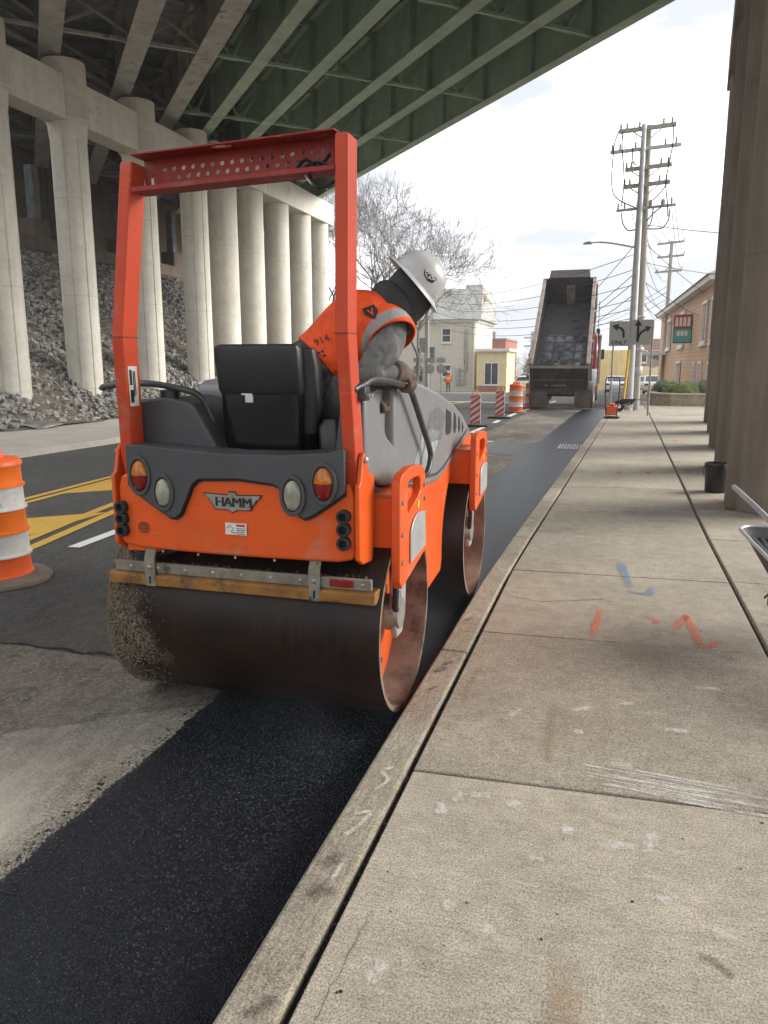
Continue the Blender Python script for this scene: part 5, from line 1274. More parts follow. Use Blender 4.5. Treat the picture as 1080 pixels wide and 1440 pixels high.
# ================================================================== lane-use signs
def lane_sign(x, y, zc, px, label, kind):
    t = empty('lane_sign', (px, y+.04, 0), label, 'sign', 'lane-use signs by the pole'); z0 = zc
    MB().tube([(px, y+.045, 0), (px+.0, y+.045, zc+.36)], .028, 8).build('post', M['steel'], t)
    fc = MB().prism([(x-.29,z0-.37),(x+.29,z0-.37),(x+.30,z0-.36),(x+.30,z0+.36),(x+.29,z0+.37),(x-.29,z0+.37),(x-.30,z0+.36),(x-.30,z0-.36)], XZ, y, y+.012).build('sign_panel', M['sign_face'], t, smooth=0)
    def arrow(pts, w, head):
        P = [Vector((a, 0, b_)) for a, b_ in pts]; rr = []
        for i, p in enumerate(P):
            d = (P[min(i+1,len(P)-1)] - P[max(i-1,0)]).normalized(); n_ = Vector((-d.z, 0, d.x))
            rr.append([(x+p.x-n_.x*w/2, y-.003, z0+p.z-n_.z*w/2), (x+p.x+n_.x*w/2, y-.003, z0+p.z+n_.z*w/2)])
        b = MB().rings(rr, cap=False, close=False)
        if head:
            d = (P[-1]-P[-2]).normalized(); n_ = Vector((-d.z,0,d.x)); e = P[-1]
            b.add([(x+v.x, y-.003, z0+v.z) for v in (e - n_*w*1.6 - d*.01, e + n_*w*1.6 - d*.01, e + d*w*2.4)], [(0,1,2)])
        b.build('arrow', M['ink'], fc, smooth=0)
    if kind == 'left':
        arrow([(.12,-.12),(.12,.02),(.09,.11),(.03,.165),(-.06,.19)], .07, True)
        tv, tf = text_polys('ONLY', .17, .004); MB().add([(x-.0+a, y-.003, z0-.265+b_) for a, b_ in tv], tf).build('lettering', M['ink'], fc, smooth=0)
    else:
        arrow([(-.10,-.29),(-.10,-.05),(-.10,.20)], .07, True)
        arrow([(-.09,-.20),(-.06,-.08),(.0,.0),(.08,.06),(.14,.09)], .065, True)
lane_sign(.06, 24.9, 2.46, -.10, 'grey lane sign with curved left arrow and the word ONLY', 'left')
lane_sign(.69, 24.92, 2.50, 1.02, 'grey lane sign with straight and right arrows on a thin post', 'right')

# ================================================================== utility poles and wires
up = empty('utility_pole', (.6, 28, 0), 'tall steel utility pole with wooden crossarms and street lamp beside the lane signs', 'utility pole')
MB().tube([(.50,28,-.1),(.485,28,4.5),(.47,28,9.15)], [.145,.115,.075], 16).build('steel_shaft', M['galv'], up, smooth=60)
MB().tube([(.73,28.35,-.1),(.70,28.35,4.5),(.62,28.35,9.2)], [.135,.12,.095], 12).build('wood_shaft', M['wood'], up, smooth=60)
arms = [(-.30,1.45,9.02,9.12,'wood',.12),(-.55,1.64,8.40,8.50,'galv',.10),(-.05,1.38,7.83,7.92,'wood',.12),(-.08,1.36,7.30,7.39,'wood',.12),(-.26,1.60,6.57,6.67,'galv',.08)]
for x0, x1, z0, z1, m, w in arms:
    am = MB().bar((x0,28.15,z0),(x1,28.15,z1), w*.8, w).build('crossarm', M[m], up, smooth=0)
    for f in (.03,.14,.36,.78,.93):
        x = lerp(x0, x1, f); z = lerp(z0, z1, f)
        MB().lathe([(.02,.05),(.045,.08),(.02,.11),(.045,.14),(.02,.17),(.04,.20),(.0,.26)], (x,28.15,z), (0,0,1), 10).build('insulator', M['steel'], am)
    if m == 'wood':
        for q in (-1, 1): MB().bar((lerp(.55,.55+q*.45,1),28.1,z0-.02),(.58,28.1,z0-.35),.03,.03).build('arm_brace', M['wood'], am)
for x, z in ((.82,6.72),(1.2,6.72)): MB().lathe([(.0,-.1),(.07,-.1),(.07,.1),(.03,.14),(0,.14)], (x,28.1,z), (0,0,1), 10).build('fuse_cutout', M['steel'], up)
for pts in ([(-.30,28.1,9.05),(-.42,28.1,8.7),(-.45,28.1,8.35),(-.45,28.1,7.4),(-.25,28.1,6.95),(.35,28.05,6.62)], [(-.20,28.1,9.0),(-.18,28.1,8.5),(-.1,28.1,7.9),(-.06,28.1,7.35),(-.1,28.1,6.7)],
    [(1.36,28.1,9.1),(1.38,28.1,8.5),(1.30,28.1,7.9),(1.25,28.1,7.3),(1.34,28.1,6.7),(1.38,28.1,6.3)], [(1.3,28.1,7.35),(1.05,28.1,7.0),(.75,28.1,6.72)],
    [(1.42,28.1,6.55),(1.40,28.1,6.2),(1.2,28.1,5.95),(.75,28.1,5.95)], [(-.1,28.1,6.5),(-.02,28.1,6.15),(.15,28.1,5.93),(.38,28.05,5.93)], [(.15,28.1,8.5),(.18,28.1,8.1),(.28,28.1,7.95)], [(1.15,28.1,6.6),(.95,28.1,6.45),(.72,28.1,6.2)], [(.9,28.1,6.6),(.88,28.1,6.2),(.78,28.1,6.0)]):
    MB().tube(spline(pts,6), .021, 6).build('cable_loop', M['wire'], up, smooth=60)
la = MB().tube(spline([(.40,28,5.36),(-.1,27.95,5.47),(-.6,27.9,5.55),(-1.0,27.85,5.55)],5), [.03]*12+[.025]*4, 8).build('lamp_arm', M['galv'], up, smooth=60)
MB().prism([(-1.28,5.51),(-1.22,5.50),(-.98,5.50),(-.98,5.58),(-1.1,5.59),(-1.24,5.555)], XZ, 27.75, 27.93).build('lamp_head', M['galv'], la, bevel=.02)
for z, h in ((1.2,.25),(2.0,.1),(3.1,.08)): MB().lathe([(.16,0),(.165,.01),(.165,h),(.16,h+.01)], (.735,28.35,z), (0,0,1), 12).build('pole_band', M['galv'], up)
MB().tube([(.585,28.2,0),(.58,28.2,3.5)], .03, 8).build('riser_conduit', M['wood'], up)
gg = MB().tube([(.30,27.6,0),(.42,27.9,2.05)], .045, 10).build('guy_guard', M['hv_yellow'], None, org=(.3,27.6,0), label='yellow plastic guy wire guard leaning against the utility pole', cat='guard')
p2 = empty('utility_pole', (3.33, 60, -.6), 'farther wooden utility pole with three thin crossarms above the tan building', 'utility pole')
MB().tube([(3.30,60,-.8),(3.33,60,10.0)], [.17,.12], 10).build('wood_shaft', M['wood'], p2)
for x0, x1, z0, z1 in ((2.35,4.15,9.8,9.95),(2.40,4.2,8.9,9.02),(2.3,4.1,7.9,8.0)):
    am = MB().bar((x0,60,z0),(x1,60,z1),.12,.14).build('crossarm', M['wood'], p2)
    for f in (.05,.4,.95): MB().cyl((lerp(x0,x1,f),60,lerp(z0,z1,f)),(lerp(x0,x1,f)+.12,60,lerp(z0,z1,f)+.25),.05,.03,8).build('insulator', M['steel'], am)
p3 = empty('utility_pole', (-8.9, 88, -1.3), 'distant grey utility pole left of the raised truck bed', 'utility pole')
MB().tube([(-8.9,88,-1.3),(-8.95,88,5.0)], [.26,.20], 10).build('shaft', M['galv'], p3)
for z in (3.4, 4.3): MB().bar((-9.9,88,z),(-7.9,88,z+.05),.12,.14).build('crossarm', M['wood'], p3)
p4 = empty('utility_pole', (-15.2, 61, -.75), 'wooden street pole in front of the cream house', 'utility pole')
MB().tube([(-14.35,60.5,-.75),(-14.4,60.5,7.5)], [.20,.16], 10).build('shaft', M['wood'], p4)
WL = 'thin black overhead wire'
def wire(p0, p1, sag, r=.014, n=18):
    p0, p1 = Vector(p0), Vector(p1); b = MB()
    b.tube([p0.lerp(p1, i/n) - Vector((0,0,sag*4*(i/n)*(1-i/n))) for i in range(n+1)], r, 5)
    return b.build('overhead_wire', M['wire'], None, org=p0, smooth=60, label=WL, cat='wire', group=WG)
P2z = ((2.45,60,10.05),(3.1,60,10.05),(4.1,60,10.2),(2.45,60,9.15),(4.15,60,9.25),(2.4,60,8.1),(4.05,60,8.2))
src = ((-.27,28.15,9.2),(.15,28.15,9.2),(1.42,28.15,9.3),(-.02,28.15,8.0),(1.36,28.15,8.1),(-.05,28.15,7.5),(1.34,28.15,7.6))
WL, WG = 'thin wire from the tall steel pole crossarms to the farther wooden pole', 'wires between the right hand poles'
for a, c in zip(src, P2z): wire(a, c, .7, .012)
WL, WG = 'thin wire crossing the sky toward the distant grey pole left of the truck', 'wires to the distant pole'
for z0, z1, yy in ((5.6,3.3,88),(4.6,3.6,88),(4.3,4.4,88),(3.9,2.9,88)): wire((.5,28.2,z0), (-8.9+random.uniform(-.8,.8),yy,z1+.6), .9, .014)
WL, WG = 'thin wire crossing behind the truck bed toward the pole at the cream house', 'wires to the house pole'
for z0, z1, x1, y1 in ((5.2,7.2,-14.4,60.5),(4.7,6.6,-14.4,60.5),(4.2,6.2,-14.4,60.5),(3.7,5.7,-14.4,60.5),(3.4,5.2,-14.4,60.5),(3.1,4.7,-14.4,60.5)): wire((.5,28.2,z0), (x1,y1,z1), .8, .012)
WL, WG = 'thin wire running right from the tall steel pole over the tan building', 'wires over the tan building'
for z0, x1, y1, z1 in ((6.1,14,34,6.6),(4.9,12,40,5.6),(5.5,9,62,5.2),(4.3,8,60,4.4),(3.9,5.2,62,5.0),(3.6,4.5,61,4.7)): wire((.75,28.3,z0), (x1,y1,z1), .5, .012)
WL, WG = 'thin wire from the farther wooden pole across to the distant grey pole', 'wires across the street'
for z in (6.2,5.8,5.3): wire((3.33,60,z+.8), (-9,88,z-1.5), 1.0, .016)
WL, WG = 'slack lower wire between the two right hand utility poles', 'slack lower wires'
for z0 in (7.6, 6.9, 6.2, 5.5): wire((3.33,60,z0), (.7,28.35,z0-1.6), .9, .010)

# ================================================================== buildings
def window(parent, x, y, z, w, h, nx, mat_f=None, split=True, face='y-', fr=.09):
    """window proud of a wall; face 'y-' looks to -y, 'x-' looks to -x"""
    mp_ = (lambda a, b_, d: (x+a, y-d, z+b_)) if face == 'y-' else (lambda a, b_, d: (x-d, y+a, z+b_))
    holes = [[(-w/2,-h/2),(w/2,-h/2),(w/2,h/2),(-w/2,h/2)]]
    wo_ = MB().plate([(-w/2-fr,-h/2-fr),(w/2+fr,-h/2-fr),(w/2+fr,h/2+fr),(-w/2-fr,h/2+fr)], holes, mp_, .0, .07).build('window', mat_f or M['winwhite'], parent, smooth=0)
    MB().prism(holes[0], mp_, .004, .012).build('pane', M['glass'], wo_, smooth=0)
    if split: MB().prism([(-w/2,-.03),(w/2,-.03),(w/2,.03),(-w/2,.03)], mp_, .013, .05).build('glazing_bar', mat_f or M['winwhite'], wo_, smooth=0)
    if nx == 2: MB().prism([(-.03,-h/2),(.03,-h/2),(.03,h/2),(-.03,h/2)], mp_, .013, .052).build('glazing_bar', mat_f or M['winwhite'], wo_, smooth=0)
    MB().prism([(-w/2-fr-.06,-h/2-fr-.1),(w/2+fr+.06,-h/2-fr-.1),(w/2+fr+.06,-h/2-fr-.003),(-w/2-fr-.06,-h/2-fr-.003)], mp_, 0, .12).build('sill', mat_f or M['winwhite'], wo_, smooth=0)
# cream house on the corner
hx0, hx1, hy = -26.0, -12.5, 72.0
ho = empty('house', (-18, hy, -.9), 'cream sided two storey house with steep grey roof on the far corner', 'house')
MB().box(hx0, hx1, hy, hy+10, -1.2, 5.45).build('wall', M['siding_cream'], ho, smooth=0)
MB().box(hx0-.2, hx1+.2, hy-.25, hy+10.2, 5.3, 5.52).build('eaves', M['winwhite'], ho, smooth=0)
rf = MB().hexa([(hx0-.5,hy-.5,5.523),(hx1+.55,hy-.5,5.523),(hx1+.55,hy+10.5,5.523),(hx0-.5,hy+10.5,5.523),(hx0+1,hy+3.6,8.6),(hx1-.1,hy+3.6,8.6),(hx1-.1,hy+6.6,8.6),(hx0+1,hy+6.6,8.6)]).build('roof', M['shingle'], ho, smooth=0)
MB().hexa([(-14.4,hy+3.4,8.2),(hx1-.15,hy+3.4,8.2),(hx1-.15,hy+7,8.2),(-14.4,hy+7,8.2),(-14.2,hy+4.2,9.0),(hx1-.2,hy+4.2,9.0),(hx1-.2,hy+6,9.0),(-14.2,hy+6,9.0)]).build('roof_crown', M['shingle'], rf, smooth=0)
MB().box(-12.35,-12.0,hy+3.2,hy+3.6,7.3,7.9).build('chimney_pot', M['stucco_yellow'], rf, bevel=.08)
window(ho, -15.26, hy, 4.1, .72, 1.15, 1); window(ho, -15.2, hy, .85, .72, 1.0, 1); window(ho, -16.85, hy, 2.4, .85, 1.2, 1, M['shingle']); window(ho, -17.9, hy, .5, .8, 1.2, 1, M['shingle']); window(ho, -19.6, hy, 4.1, .72, 1.15, 1); window(ho, -22.5, hy, 4.1, .72, 1.15, 1); window(ho, -22.5, hy, .8, .72, 1.15, 1)
MB().tube([(-12.62,hy-.12,-.9),(-12.62,hy-.12,5.3)], .07, 8).build('downpipe', M['winwhite'], ho)
for x in (-13.25,-13.5): MB().tube([(x,hy-.1,.8),(x,hy-.1,4.6)], .06, 8).build('service_riser', M['oldgrey'], ho)
for i in range(2):
    for j in range(4): MB().box(-14.35+i*.55, -13.95+i*.55, hy-.22, hy-.02, -.45+j*.42, -.12+j*.42).build('meter_box', M['galv'], ho, bevel=.02)
# small yellow shop
sh_ = empty('shop_building', (-10.7, 70, -.8), 'small flat roofed yellow building beside the cream house', 'building')
MB().box(-12.05,-9.35,70.2,76,-1.2,2.6).build('wall', M['stucco_yellow'], sh_, smooth=0)
MB().box(-12.2,-9.1,69.9,76.2,2.6,2.85).build('parapet', M['winwhite'], sh_, smooth=0)
MB().box(-12.0,-9.4,70.08,70.195,-1.1,-.45).build('plinth', M['brick'], sh_, smooth=0)
window(sh_, -10.7, 70.2, .62, 1.15, 1.85, 2, None, False)
rb_ = empty('brick_building', (-13.2, 85, -1), 'low red brick building with roof vents behind the yellow shop', 'building')
MB().box(-15.2,-11.5,85,95,-1.3,4.0).build('wall', M['brick'], rb_, smooth=0)
MB().box(-15.3,-11.4,84.9,95.1,4.0,4.2).build('coping', M['shingle_brown'], rb_, smooth=0)
for x in (-13.9,-12.9): MB().lathe([(.15,0),(.15,.5),(.28,.55),(.2,.75),(0,.8)], (x,86,4.2), (0,0,1), 10).build('roof_vent', M['shingle'], rb_)
# tan building on the right
tb_ = empty('tan_building', (5.5, 50, -.3), 'two storey tan sided building with brown hip roof behind the planter', 'building')
xa = lambda y: 3.86 + (y-41)*(-.026)
wl_ = MB().hexa([(xa(36),36,-.8),(14,36,-.8),(14,65,-.8),(xa(65),65,-.8),(xa(36),36,5.0),(14,36,5.0),(14,65,5.0),(xa(65),65,5.0)]).build('wall', M['siding_tan'], tb_, smooth=0)
MB().hexa([(xa(36)-.42,35.5,5.0),(14.5,35.5,5.0),(14.5,65.6,5.0),(xa(65)-.42,65.6,5.0),(xa(36)-.45,35.5,5.22),(14.5,35.5,5.22),(14.5,65.6,5.22),(xa(65)-.45,65.6,5.22)]).build('eaves', M['winwhite'], tb_, smooth=0)
MB().hexa([(xa(36)-.55,35.4,5.223),(14.6,35.4,5.223),(14.6,65.8,5.223),(xa(65)-.55,65.8,5.223),(8.5,42,7.9),(9.5,42,7.9),(9.5,59,7.9),(8.5,59,7.9)]).build('roof', M['shingle_brown'], tb_, smooth=0)
for y, z, w, h in ((58.0,3.5,3.8,1.75),(49.7,3.5,3.2,1.75),(39.8,3.45,1.9,1.7),(50.2,.45,2.8,2.2),(42.4,.75,.6,1.5),(40.0,.65,1.0,1.8),(37.0,3.45,.8,1.7),(37.0,.6,.8,1.8)):
    window(tb_, xa(y)-.0, y, z, w, h, 2, None, False, 'x-', .14)
def SG(u, v, w): return (3.30 + u*.92 + w*.38, 44.6 - u*.38 + w*.92, v)   # projecting sign turned toward the street
ps = MB().prism([(-.5,2.62),(.5,2.62),(.5,4.1),(-.5,4.1)], SG, 0, .22).build('wall_sign', M['black'], tb_, smooth=0, bevel=.02)
MB().prism([(-.46,3.4),(.46,3.4),(.46,4.05),(-.46,4.05)], SG, -.012, -.002).build('sign_panel', M['redprint'], ps, smooth=0)
MB().prism([(-.46,2.67),(.46,2.67),(.46,3.37),(-.46,3.37)], SG, -.012, -.002).build('sign_panel', pm('green_sign', (.05,.30,.26), .5), ps, smooth=0)
for k in range(4): MB().prism([(-.40+k*.21,3.5),(-.24+k*.21,3.5),(-.26+k*.21,3.95),(-.38+k*.21,3.95)], SG, -.02, -.014).build('sign_lettering', M['label'], ps, smooth=0)
for k in range(3): MB().prism([(-.28+k*.2,3.0),(-.13+k*.2,3.0),(-.13+k*.2,3.25),(-.28+k*.2,3.25)], SG, -.02, -.014).build('sign_lettering', M['label'], ps, smooth=0)
MB().bar((3.5,44.8,3.4),(3.78,44.8,3.4),.08,.08).build('sign_bracket', M['steel'], ps)
MB().box(xa(60)-1.6, xa(60)-.02, 58.5, 62.5, 2.15, 2.35).build('porch_roof', M['winwhite'], tb_, smooth=0)
MB().prism(circ(xa(58)-.9,1.55,.45,.3,14), XZ, 58.3, 58.36).build('hanging_sign', M['label'], tb_, smooth=0)
# planter with shrubs
plx = [(1.55,33.4),(1.35,34.4),(1.75,36.5),(4.4,36.5),(4.4,33.05),(2.2,32.9)]
pt = empty('planter', (3, 34.5, -.1), 'low tan stone planter wall in front of the tan building', 'planter')
MB().plate(plx, [[(3+(x-3)*.82, 34.6+(y-34.6)*.82) for x, y in plx]], XY, -.15, .34).build('planter_wall', M['stonewall'], pt, smooth=0)
MB().prism([(3+(x-3)*.83, 34.6+(y-34.6)*.83) for x, y in plx], XY, -.15, .28).build('soil', M['soil'], pt, smooth=0)
cp = MB().plate([(3+(x-3)*1.03, 34.6+(y-34.6)*1.03) for x, y in plx], [[(3+(x-3)*.80, 34.6+(y-34.6)*.80) for x, y in plx]], XY, .342, .40).build('coping', M['farwalk'], pt, smooth=0)
def shrub(x, y, z, rx, rz, mat, label, n=2600):
    t = empty('shrub', (x, y, z), label, 'shrub', 'clipped shrubs in the planter'); b = MB(); rs = random.Random(int(x*100)); k = 0
    while k < n:
        p = Vector((rs.gauss(0,1), rs.gauss(0,1), abs(rs.gauss(0,.8)))).normalized()*(rs.uniform(.75,1.03) + .07*math.sin(5*x+rs.random()))
        c = Vector((x+p.x*rx, y+p.y*rx, z+p.z*rz)); s_ = rs.uniform(.015,.035)
        d1_ = Vector((rs.gauss(0,1),rs.gauss(0,1),rs.gauss(0,1))).normalized()*s_; d2_ = p.cross(d1_).normalized()*s_*.6
        b.add([c-d1_, c+d2_, c+d1_, c-d2_], [(0,1,2,3)]); k += 1
    b.build('foliage', mat, t, smooth=0)
    MB().ball((x,y,z+rz*.4), 1, 10, 6, (rx*.8,rx*.8,rz*.5)).build('inner_twigs', M['leafB'], t)
shrub(1.95, 35.2, .33, .45, .58, M['leafB'], 'dark green clipped shrub at the left end of the planter')
shrub(2.3, 34.4, .32, .42, .56, M['leafA'], 'yellow green round shrub, left of the two bright ones')
shrub(2.85, 34.0, .32, .50, .52, M['leafA'], 'yellow green round shrub, right of the two bright ones')
shrub(3.55, 34.4, .32, .55, .60, M['leafB'], 'dark green shrub at the right end of the planter beside the column')
# far street: yellow and brick buildings, cars, signal
fb = empty('far_building', (-.2, 92, -1.4), 'long yellow building seen between the truck and the pole', 'building')
MB().box(-2.6,1.6,92,110,-1.6,3.0).build('wall', M['far_yellow'], fb, smooth=0)
for x in (-.9,-.35,.25): MB().box(x,x+.18,91.9,91.995,-1.4,2.9).build('pilaster', M['stucco_yellow'], fb, smooth=0)
fb2 = empty('far_building', (3.6, 95, -1.4), 'dull brick building behind the lane signs', 'building')
MB().box(1.9,9,95,110,-1.6,4.3).build('wall', pm('dull_brick', (.33,.20,.17), .9), fb2, smooth=0)
for x in (2.9,4.3): window(fb2, x, 95, 2.3, .9, 1.2, 1, None, False)
MB().box(2.1,9,94.7,94.98,-1.4,1.2).build('shopfront', M['stucco_yellow'], fb2, smooth=0)
def car(x, y, z, rz, label, mat):
    t = empty('parked_car', (x, y, z), label, 'car', 'parked cars far down the street')
    c, s_ = math.cos(rz), math.sin(rz)
    W = lambda a, b_, w: (x + a*c - w*s_, y + a*s_ + w*c, z + b_)
    MB().prism([(-2.2,.3),(-2.25,.75),(-2.1,.95),(-1.3,1.0),(-.8,1.42),(.7,1.45),(1.3,1.0),(2.1,.88),(2.25,.6),(2.2,.3)], W, -.85, .85).build('body', mat, t, bevel=.08, seg=2)
    for q in (-.855,.855): MB().prism([(-1.15,1.0),(-.75,1.36),(.62,1.38),(1.1,1.0)], W, q-.01, q+.01).build('side_window', M['glass'], t)
    MB().prism([(-1.33,1.02),(-.86,1.40),(-.90,1.43),(-1.38,1.03)], W, -.7, .7).build('rear_window', M['glass'], t)
    for a in (-1.35,1.4):
        for q in (-.8,.8): MB().lathe([(0,-.1),(.2,-.1),(.32,-.08),(.32,.08),(.2,.1),(0,.1)], W(a,.32,q), (-s_,c,0), 16).build('wheel', M['rubber'], t)
    for q in (-.6,.6): MB().prism([(-2.27,.7),(-2.2,.7),(-2.2,.85),(-2.25,.85)], W, q-.15, q+.15).build('tail_lamp', M['redlens'], t)
car(-8.4, 78, gz(78)-.12, .15, 'white car parked by the yellow shop', M['carwhite'])
car(-6.0, 82, gz(82)-.12, .1, 'white car parked left of the dump truck bed', M['carwhite'])
car(2.3, 80, gz(80)-.12, 1.5, 'silver car parked beyond the utility pole', M['galv'])
car(.2, 72, gz(72)-.12, 1.5, 'white van-like car stopped behind the compactor', M['carwhite'])
car(3.2, 68, gz(68)-.1, 1.5, 'white car beside the tan building', M['carwhite'])
ts = empty('traffic_signal', (-1.05, 46, 2.9), 'teal traffic signal head hanging right of the truck bed', 'signal')
MB().box(-1.15,-.93,45.9,46.12,2.6,3.5).build('housing', M['teal'], ts, bevel=.03)
for k in range(3): MB().lathe([(.07,0),(.09,.12),(.085,.12),(.06,.0)], (-1.04,45.9,2.75+k*.3), (0,-1,0), 12).build('visor', M['black'], ts)
MB().tube([(-1.04,46,3.5),(-1.04,46,5.0)], .02, 6).build('hanger', M['wire'], ts)
# road signs seen from behind at the corner
for i, x in enumerate((-14.95,-13.98,-13.1)):
    t = empty('road_sign', (x, 60, -.75), ['road sign back on thin post, leftmost of three before the cream house','road sign back on thin post, middle of three before the cream house','road sign back on thin post, rightmost of three before the cream house'][i], 'sign', 'road signs seen from behind')
    MB().tube([(x,60,-.8),(x,60,2.1)], .045, 6).build('post', M['steel'], t)
    MB().box(x-.36,x+.36,59.9,59.93,1.6,1.98).build('plate', M['steel'], t, smooth=0)
    MB().prism(circ(x,1.12,.38,.38,8 if i == 0 else 16), XZ, 59.9, 59.93).build('disc', M['steel'], t, smooth=0)
t = empty('road_sign', (-15.9, 64, 2), 'square road sign back high on the corner pole', 'sign')
MB().box(-15.1,-14.4,60.2,60.24,2.4,3.5).build('plate', M['steel'], t, smooth=0)
# far worker
wk = empty('person', (-13.78, 66, -.95), 'distant worker in orange and yellow vest walking before the cream house', 'person')
wx, wy, wz = -13.78, 66, -.95
bdj = [((wx,wy,wz+.92),(.16,.12)),((wx,wy,wz+1.15),(.16,.12)),((wx,wy,wz+1.38),(.19,.13)),((wx,wy,wz+1.52),(.06,.06)),((wx,wy-.02,wz+1.66),(.10,.11)),
  ((wx-.2,wy,wz+1.38),.07),((wx-.27,wy-.03,wz+1.1),.055),((wx-.25,wy-.1,wz+.88),.045),((wx+.2,wy,wz+1.38),.07),((wx+.27,wy,wz+1.1),.055),((wx+.25,wy-.1,wz+.88),.045),
  ((wx-.09,wy,wz+.85),.095),((wx-.10,wy-.08,wz+.48),.075),((wx-.10,wy+.02,wz+.06),.05),((wx-.10,wy-.12,wz+.03),.04),((wx+.09,wy,wz+.85),.095),((wx+.11,wy+.05,wz+.48),.075),((wx+.11,wy+.15,wz+.06),.05),((wx+.11,wy+.02,wz+.03),.04)]
skin_body('body', bdj, [(0,1),(1,2),(2,3),(3,4),(2,5),(5,6),(6,7),(2,8),(8,9),(9,10),(0,11),(11,12),(12,13),(13,14),(0,15),(15,16),(16,17),(17,18)], M['trousers'], 0, wk, 1)
MB().rings([[(wx+a*math.cos(2*math.pi*j/16), wy+b_*math.sin(2*math.pi*j/16), wz+z) for j in range(16)] for z, a, b_ in ((.88,.20,.16),(1.15,.21,.165),(1.38,.255,.17),(1.48,.12,.10))]).build('vest', M['vest'], wk, smooth=60)
MB().rings([[(wx+a*math.cos(2*math.pi*j/16), wy+b_*math.sin(2*math.pi*j/16), wz+z) for j in range(16)] for z, a, b_ in ((1.12,.215,.17),(1.34,.25,.175))]).build('vest_band', M['hv_yellow'], wk, smooth=60)
MB().lathe([(.16,0),(.13,.02),(.125,.08),(.08,.14),(0,.16)], (wx,wy,wz+1.68), (0,0,1), 14).build('hard_hat', M['cone'], wk)

# ================================================================== bare trees
def bare_tree(x, y, z, H, spread, seed, label, depth=6, grp='bare trees', r0=.22):
    rs = random.Random(seed); t = empty('bare_tree', (x, y, z), label, 'tree', grp)
    tr_ = MB(); cr = MB(); cnt = [0]
    def grow(p, d, L, r, lev):
        n = 4 if lev < 3 else 3
        pts = [p]; q = p; dd = d
        for i in range(n):
            dd = (dd + Vector((rs.gauss(0,.10), rs.gauss(0,.10), rs.gauss(.03,.07)))).normalized(); q = q + dd*L/n; pts.append(q)
        r1 = max(r*.72, .0085)
        (tr_ if lev < 1 else cr).tube(pts, [lerp(r, r1, i/n) for i in range(n+1)], 7 if lev < 2 else 4 if lev < 4 else 3, cap=False); cnt[0] += 1
        if lev >= depth: return
        k = rs.choice((2,3,3)) if lev < 4 else rs.choice((2,3))
        for i in range(k):
            u, v, _ = frame(dd); a = rs.uniform(0, 6.28); tilt = rs.uniform(.30,.75)*spread
            nd = (dd*math.cos(tilt) + (u*math.cos(a)+v*math.sin(a))*math.sin(tilt) + Vector((0,0,.05))).normalized()
            grow(pts[rs.choice((-1,-1,-2,-2))], nd, L*rs.uniform(.70,.90), max(r1*rs.uniform(.62,.84), .0085), lev+1)
    grow(Vector((x,y,z)), Vector((rs.gauss(0,.05),rs.gauss(0,.05),1)), H*.24, r0, 0)
    tr_.build('trunk', M['bark'], t, smooth=60); cr.build('crown', M['bark'], t, smooth=60); return cnt[0]
bare_tree(-16.9, 55, -.8, 17.0, 1.2, 5, 'large bare tree with spreading crown behind the operator', 8, r0=.30)
bare_tree(-20.5, 57, -.8, 18.0, 1.2, 12, 'tall bare tree beside the far end of the cap beam', 7, r0=.26)
bare_tree(-14.6, 58, -.9, 15.0, 1.15, 21, 'bare tree leaning toward the cream house roof', 8, r0=.20)
bare_tree(-9.0, 92, -1.4, 6.0, 1.3, 31, 'low brown bare shrub tree beside the parked white cars', 6, r0=.16)
bare_tree(-6.8, 95, -1.4, 6.0, 1.3, 33, 'bare shrub tree close to the raised truck bed', 6, r0=.16)
bare_tree(-27, 64, -.9, 10.5, 1.1, 44, 'bare tree at the left behind the bridge columns', 6, r0=.2)
def evergreen(x, y, z, rx, h, label):
    t = empty('evergreen_tree', (x, y, z), label, 'tree', 'distant green trees'); b = MB(); rs = random.Random(int(-x*10))
    MB().tube([(x,y,z),(x,y,z+h*.8)], [.2,.05], 8).build('trunk', M['bark'], t)
    for k in range(2600):
        f = rs.random()**.8; rr_ = rx*(1-f*.75)*math.sqrt(rs.random()); a = rs.uniform(0,6.28)
        c = Vector((x+rr_*math.cos(a), y+rr_*math.sin(a), z+h*(.12+.88*f)+rs.gauss(0,.15))); s_ = rs.uniform(.10,.22)
        d1_ = Vector((rs.gauss(0,1),rs.gauss(0,1),rs.gauss(0,.5))).normalized()*s_; d2_ = d1_.orthogonal().normalized()*s_*.5
        b.add([c-d1_, c+d2_, c+d1_, c-d2_], [(0,1,2,3)])
    b.build('crown', M['leafA'] if x > -9 else M['leafB'], t, smooth=0)
evergreen(-10.2, 105, -1.5, 2.2, 5.2, 'distant green tree left of the grey far pole')
evergreen(-6.6, 104, -1.5, 2.4, 5.6, 'distant green tree right of the grey far pole')

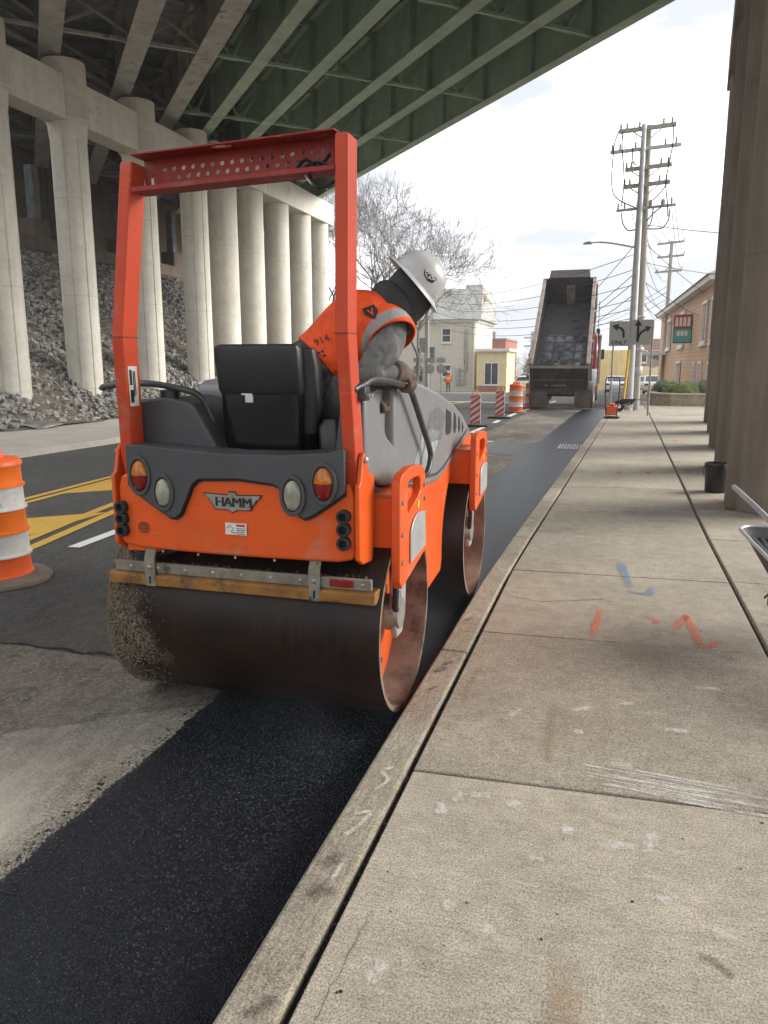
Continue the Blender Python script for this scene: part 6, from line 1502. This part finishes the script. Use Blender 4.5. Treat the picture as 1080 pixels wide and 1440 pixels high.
# ================================================================== thin haze volume that pales the distance
hz = MB().box(-520, 520, -130, 910, -3.2, 20).build('haze', None, None, smooth=0, label='thin pale haze filling the air', cat='haze', kind='stuff')
hm = bpy.data.materials.new('haze'); hm.use_nodes = True; hn = hm.node_tree.nodes; hn.clear()
ho_ = hn.new('ShaderNodeOutputMaterial'); hv = hn.new('ShaderNodeVolumePrincipled')
hv.inputs['Color'].default_value = (.93,.95,1,1); hv.inputs['Density'].default_value = .0011; hv.inputs['Anisotropy'].default_value = .3
hm.node_tree.links.new(hv.outputs[0], ho_.inputs['Volume']); hz.data.materials.append(hm)

# faint steam rising off the hot mat round the drums
stm = MB().box(-2.0, -.88, 2.55, 6.6, -.098, .62).build('steam', None, None, org=(-1.4,4.4,-.1), smooth=0, label='faint steam rising off the hot asphalt around the roller drums', cat='steam', kind='stuff')
t = NT('steam'); t.n.remove(t.b); sv = t.n.new('ShaderNodeVolumePrincipled'); sv.inputs['Color'].default_value = (.95,.96,1,1)
n_ = t.noise(2.6, 4, .6); z_ = t.sep()
fall = t.ramp(z_[2], [(0.0, 1.0), (.62, 0.0)])
ey = t.math('MINIMUM', t.math('MULTIPLY', t.math('ADD', z_[1], 1.85), 1.2), t.math('MULTIPLY', t.math('SUBTRACT', 2.2, z_[1]), 1.2))
ey = t.math('MINIMUM', t.math('MAXIMUM', ey, 0.0), 1.0)
ex = t.math('MINIMUM', t.math('MAXIMUM', t.math('MULTIPLY', t.math('ADD', z_[0], .6), 2.0), 0.0), 1.0)
dn = t.math('MULTIPLY', t.math('MULTIPLY', t.ramp(n_, [(.42, 0.), (.70, .18)]), fall), t.math('MULTIPLY', ey, ex))
t.lk(dn, sv.inputs['Density']); t.lk(sv.outputs[0], t.n['Material Output'].inputs['Volume']); stm.data.materials.append(t.m)
# far wheelbarrow by the pole
w2 = empty('wheelbarrow', (.5, 26.9, 0), 'small dark wheelbarrow parked at the foot of the utility pole', 'wheelbarrow')
MB().rings([rrect(.45,26.8,.52,.42,.08,.42), rrect(.45,26.8,.3,.25,.06,.24)], cap=False).build('tray', M['black'], w2, smooth=40)
MB().lathe([(.08,-.04),(.17,-.04),(.19,0),(.17,.04),(.08,.04)], (.17,26.8,.19), (0,1,0), 20).build('tyre', M['rubber'], w2)
for y in (26.65,26.95): MB().tube([(.15,26.8,.2),(.35,y,.25),(.65,y,.36),(.95,y,.47)], .014, 8).build('handle', M['steel'], w2)
for y in (26.6,27.0): MB().tube([(.6,y,.32),(.68,y,.02),(.5,y,.3)], .015, 6).build('leg', M['steel'], w2)
